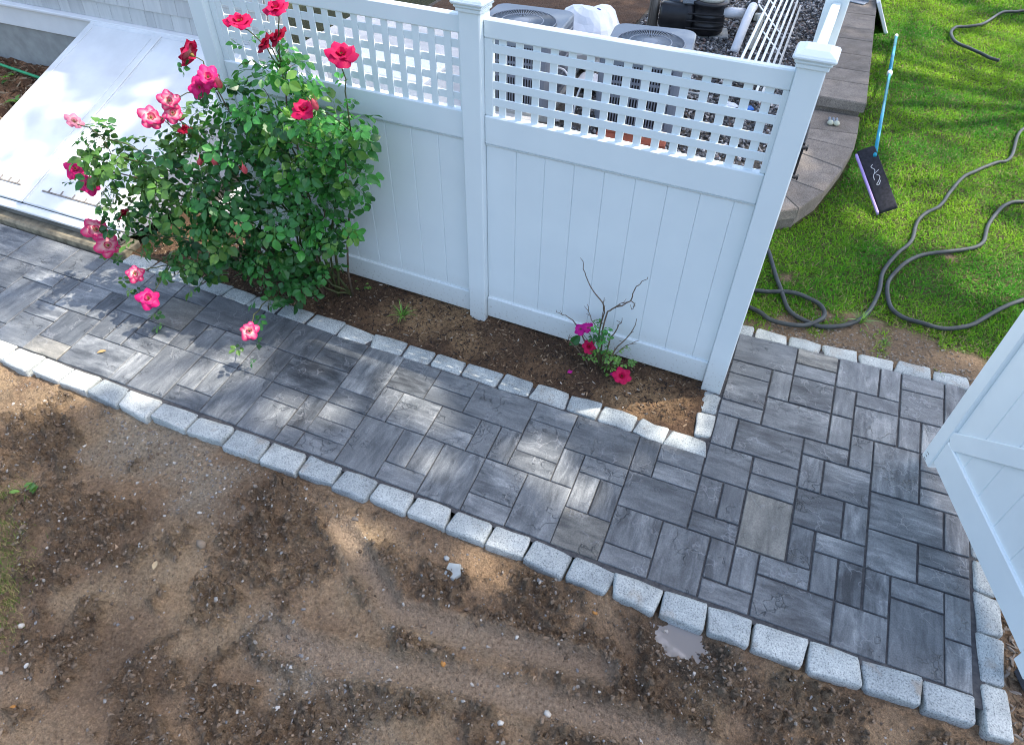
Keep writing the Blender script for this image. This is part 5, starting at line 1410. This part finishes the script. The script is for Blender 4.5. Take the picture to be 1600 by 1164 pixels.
tuft((-3.49, -1.62, -.03), 'broad leaved green seedling on the bare dirt', 7, .055, .02, MAT['weed'], broad=True)
n = 3300
cs_ = [(-3.60, -1.70, .13), (-3.30, -1.93, .13), (-3.18, -2.06, .13), (-3.07, -2.15, .12), (-2.95, -2.26, .10), (-3.45, -1.85, .12), (-3.3, -2.2, .16), (-3.75, -1.9, .2)]
P = []
for (x, y, r_) in cs_:
    m = int(n * r_ ** 2 / sum(c[2] ** 2 for c in cs_)); P.append(np.stack([x + rng.normal(0, r_ * .5, m), y + rng.normal(0, r_ * .5, m)], 1))
P = np.concatenate(P); m = len(P); a = rng.uniform(0, 6.28, m); L = rng.uniform(.02, .055, m); th = rng.uniform(.3, 1.3, m)
z = dirt_z(P[:, 0], P[:, 1]); px, py = -np.sin(a) * .0016, np.cos(a) * .0016
tp = np.stack([P[:, 0] + np.cos(a) * L * np.sin(th), P[:, 1] + np.sin(a) * L * np.sin(th), z + L * np.cos(th)], 1)
V = np.stack([np.stack([P[:, 0] - px, P[:, 1] - py, z], 1), np.stack([P[:, 0] + px, P[:, 1] + py, z], 1), tp], 1).reshape(-1, 3)
c = np.where((rng.random(m) < .5)[:, None], np.array((.46, .38, .17)), np.array((.14, .24, .04)) * rng.uniform(.6, 1.3, (m, 1)))
tag(link('sparse_grass', fast_mesh('sparse_grass', V, np.arange(m * 3).reshape(-1, 3), np.repeat(c, 3, 0)), MAT['grass']), kind='stuff')

# ------------------------------------------------------------------ single stones and scraps on the dirt
def rock(p, s, mat, label, seed, flat=.7, name='stone', cat='stone', sub=1.0):
    v, f = ico(seed, flat, .1 * sub)
    z = float(dirt_z(np.array(p[0]), np.array(p[1])))
    tag(MB().add(v * s, [tuple(q) for q in f]).build(name, mat, None, True, (p[0], p[1], z + s * flat * .5), (0, 0, seed)), label, cat)
st_a = plain('tan_stone', (.26, .20, .14), .85, .2, 30); st_b = plain('pale_stone', (.60, .57, .50), .8, .12, 30); st_c = plain('orange_stone', (.50, .23, .06), .8, .2, 30)
rock((-2.38, -1.5), .030, st_a, 'round brown stone on the bare dirt', 3, .8, sub=.4)
sl_ = MB(); sl_.add([(-.05, -.03, 0), (.01, -.055, 0), (.05, -.02, 0), (.035, .04, 0), (-.03, .045, 0), (-.045, -.025, .014), (.01, -.048, .014), (.043, -.018, .016), (.03, .034, .014), (-.027, .038, .012)], [(0, 1, 6, 5), (1, 2, 7, 6), (2, 3, 8, 7), (3, 4, 9, 8), (4, 0, 5, 9), (5, 6, 7, 8, 9)])
tag(sl_.build('slate_shard', plain('slate', (.34, .37, .36), .5, .15, 25), None, False, (-1.07, -1.11, float(dirt_z(np.array(-1.07), np.array(-1.11))) + .014), (.08, -.05, .3)), 'flat blue grey slate shard lying on dirt', 'shard')
rock((-1.14, -1.055), .018, plain('grey_stone', (.36, .38, .37), .7, .15, 25), 'small grey chip just above the slate shard', 6, .5)
for i, (x, y, s, l) in enumerate(((-2.89, -2.2, .020, 'white pebble beside the ragged grass edge'), (-2.69, -2.33, .013, 'white pebble on dirt beyond the grass edge, by a dark clod'), (-.37, -1.57, .018, 'white pebble at the end of the smooth tyre groove'), (-.55, -1.69, .016, 'pale pebble on dark crumbly soil below the tyre groove'), (-.63, -1.3, .012, 'pale pebble above the tyre groove'), (-1.66, -2.11, .013, 'pale pebble near the bottom of the dirt yard'))):
    rock((x, y), s, st_b, l, i + 10, .6)
rock((-.9, -1.56), .018, st_c, 'orange stone chip beside the tyre groove', 21, .6)
rock((-2.59, -2.49), .016, st_c, 'orange chip near the corner of the dirt yard', 23, .6)
rock((-.32, -1.03), .014, st_c, 'orange brown chip near the granite kerb', 25, .4)
rock((.205, -1.03), .014, plain('dark_stone', (.07, .06, .055), .7, .2, 25), 'dark pebble standing in the puddle', 27, .7)
bk = tag(MB().cbox((-.10, -.05, 0), (.10, .05, .06), .008).build('brick', MAT['wallblock'], None, False, (1.70, -.555, -.02), (0, 0, .35)), 'dark paver brick propping the open gate', 'brick')
bk.data = bk.data.copy(); bk.data.materials.clear(); bk.data.materials.append(plain('dark_brick', (.06, .06, .07), .8, .3, 20, bump=.3))
lf = MB(); leaflet(lf, Matrix.Identity(4), .06, .028, .2, .3)
for i, (x, y, z, l) in enumerate(((-4.02, -.62, .012, 'dry brown leaf on the path next to the yard kerb'), (-2.50, -1.72, -.02, 'dry pale leaf on the dirt among crumbs'))):
    tag(lf.build('dry_leaf', plain('dry_leaf_%d' % i, (.36, .24, .10) if i == 0 else (.50, .38, .22), .7, .2), None, False, (x, y, z), (.1, -.1, 1.1 + i)), l, 'dry leaf')

# ------------------------------------------------------------------ unseen trees, crowns laid along sun rays to put shade on the yard
HOLES = [(-3.16, -0.49, .26), (-2.56, -0.56, .22), (-2.26, -0.40, .17), (-1.89, -0.12, .28), (-1.62, -.22, .16), (-0.95, -0.26, .22), (-0.70, -.36, .20), (-.42, -.1, .13), (-1.45, -.52, .14), (-3.9, -0.6, .34), (-4.4, -0.4, .4), (-3.99, -1.0, .25), (-0.9, -1.0, .2), (-1.64, -1.12, .15), (-2.57, -.14, .09), (-4.39, -0.83, .3), (-3.45, -.75, .18), (-2.9, -.70, .10), (-1.6, -.55, .08), (-3.4, -.2, .07)]
GH = [(1.36, 9.45, .5), (1.54, 6.08, .4), (2.31, 8.36, .5), (2.41, 7.47, .5), (1.29, 7.41, .3), (1.9, 6.62, .35), (1.26, 4.73, .25), (2.58, 9.57, .4), (1.8, 3.6, .2), (1.0, 3.1, .15)]
def canopy_density(x, y):
    n = fbm(x, y, 1.7, 3, 81)
    front = np.clip((0.09 - y) / 0.06, 0, 1)
    d = front * np.where(x < -3.5, .10 + .85 * np.clip((n - .42) * 7, 0, 1), 1.0)
    d = np.where((x > -4.7) & (x < -2.9) & (y > -.40), np.minimum(d, np.where(n > .52, .9, .10)), d)
    d = np.where((x < -4.6) & (y > -.3), np.where(n > .56, .8, .04) * (y < 2.6), d)
    back = np.clip((y - 1.45) / 0.15, 0, 1) * ((x > -4.4) | (y > 2.75))
    d = np.maximum(d, back * np.where(n > .40, 1.0, .35))
    d = np.maximum(d, 1.0 * (x > -0.05) * (y < 1.6))
    d = np.where((x > .6) & (y > 1.5), np.where(n > .57, .8, .05), d)
    for (a, b, r_) in HOLES + GH:
        r_ = r_ * 1.2
        q = np.hypot(x - a, (y - b) * 1.15) / r_ + (fbm(x, y, 5, 2, 83) - .5) * .6
        d = d * np.clip((q - .60) * 1.7, 0, 1)
    return d
def tree(name, label, trunk_xy, region, nleaf, hmin, hmax, seed):
    g = np.random.default_rng(seed)
    r = empty(name, (trunk_xy[0], trunk_xy[1], -.14), 0, label=label, cat='tree')
    B = Vector((trunk_xy[0], trunk_xy[1], -.14))
    x = g.uniform(region[0], region[1], nleaf); y = g.uniform(region[2], region[3], nleaf)
    k = g.random(nleaf) < canopy_density(x, y)
    x, y = x[k], y[k]; m = len(x)
    h = g.uniform(hmin, hmax, m)
    s = np.array(sunv) / sunv.z
    C = np.stack([x + s[0] * h, y + s[1] * h, h], 1)
    R3 = randrot(m, 1.0); sz = g.uniform(.07, .115, m)
    q = np.array([(-1, 0, 0), (0, -.62, .1), (1.1, 0, 0), (0, .62, .1)])
    V = np.einsum('mij,vj->mvi', R3, q) * sz[:, None, None] + C[:, None, :] - np.array(B)
    F = np.arange(m * 4).reshape(-1, 4)
    o = link('crown', fast_mesh('crown', V.reshape(-1, 3), F), MAT['tree_leaf'], r); o['kind'] = 'stuff'
    top = Vector((trunk_xy[0] - .4, trunk_xy[1] + .2, hmin - 3.0))
    MB().tube([(p - B) for p in (Vector((*trunk_xy, -.2)), Vector((trunk_xy[0] - .05, trunk_xy[1], 1.2)), Vector((trunk_xy[0] - .2, trunk_xy[1] + .1, 5.5)), top)], [.34, .27, .24, .20], 12).build('trunk', MAT['bark'], r, True)
    for c in C[g.choice(m, 9, replace=False)]:
        e = Vector(c); mid = top.lerp(e, .5); mid.z = max(top.z, e.z) - .3
        MB().tube([p - B for p in bez([tuple(top), tuple(mid), tuple(e)], 5)], list(np.linspace(.10, .02, 11)), 7).build('limb', MAT['bark'], r, True)
tree('shade_tree', 'unseen leafy tree beyond the open gate, crown shaped to shade path and dirt', (7.6, 3.6), (-7.6, 2.6, -3.0, 2.6), 52000, 14.0, 17.0, 5)
tree('shade_tree', 'unseen leafy tree on the lawn side, crown shaped to shade gravel and grass', (9.2, 10.4), (-7.4, 4.2, 1.3, 11.5), 56000, 14.0, 17.0, 6)
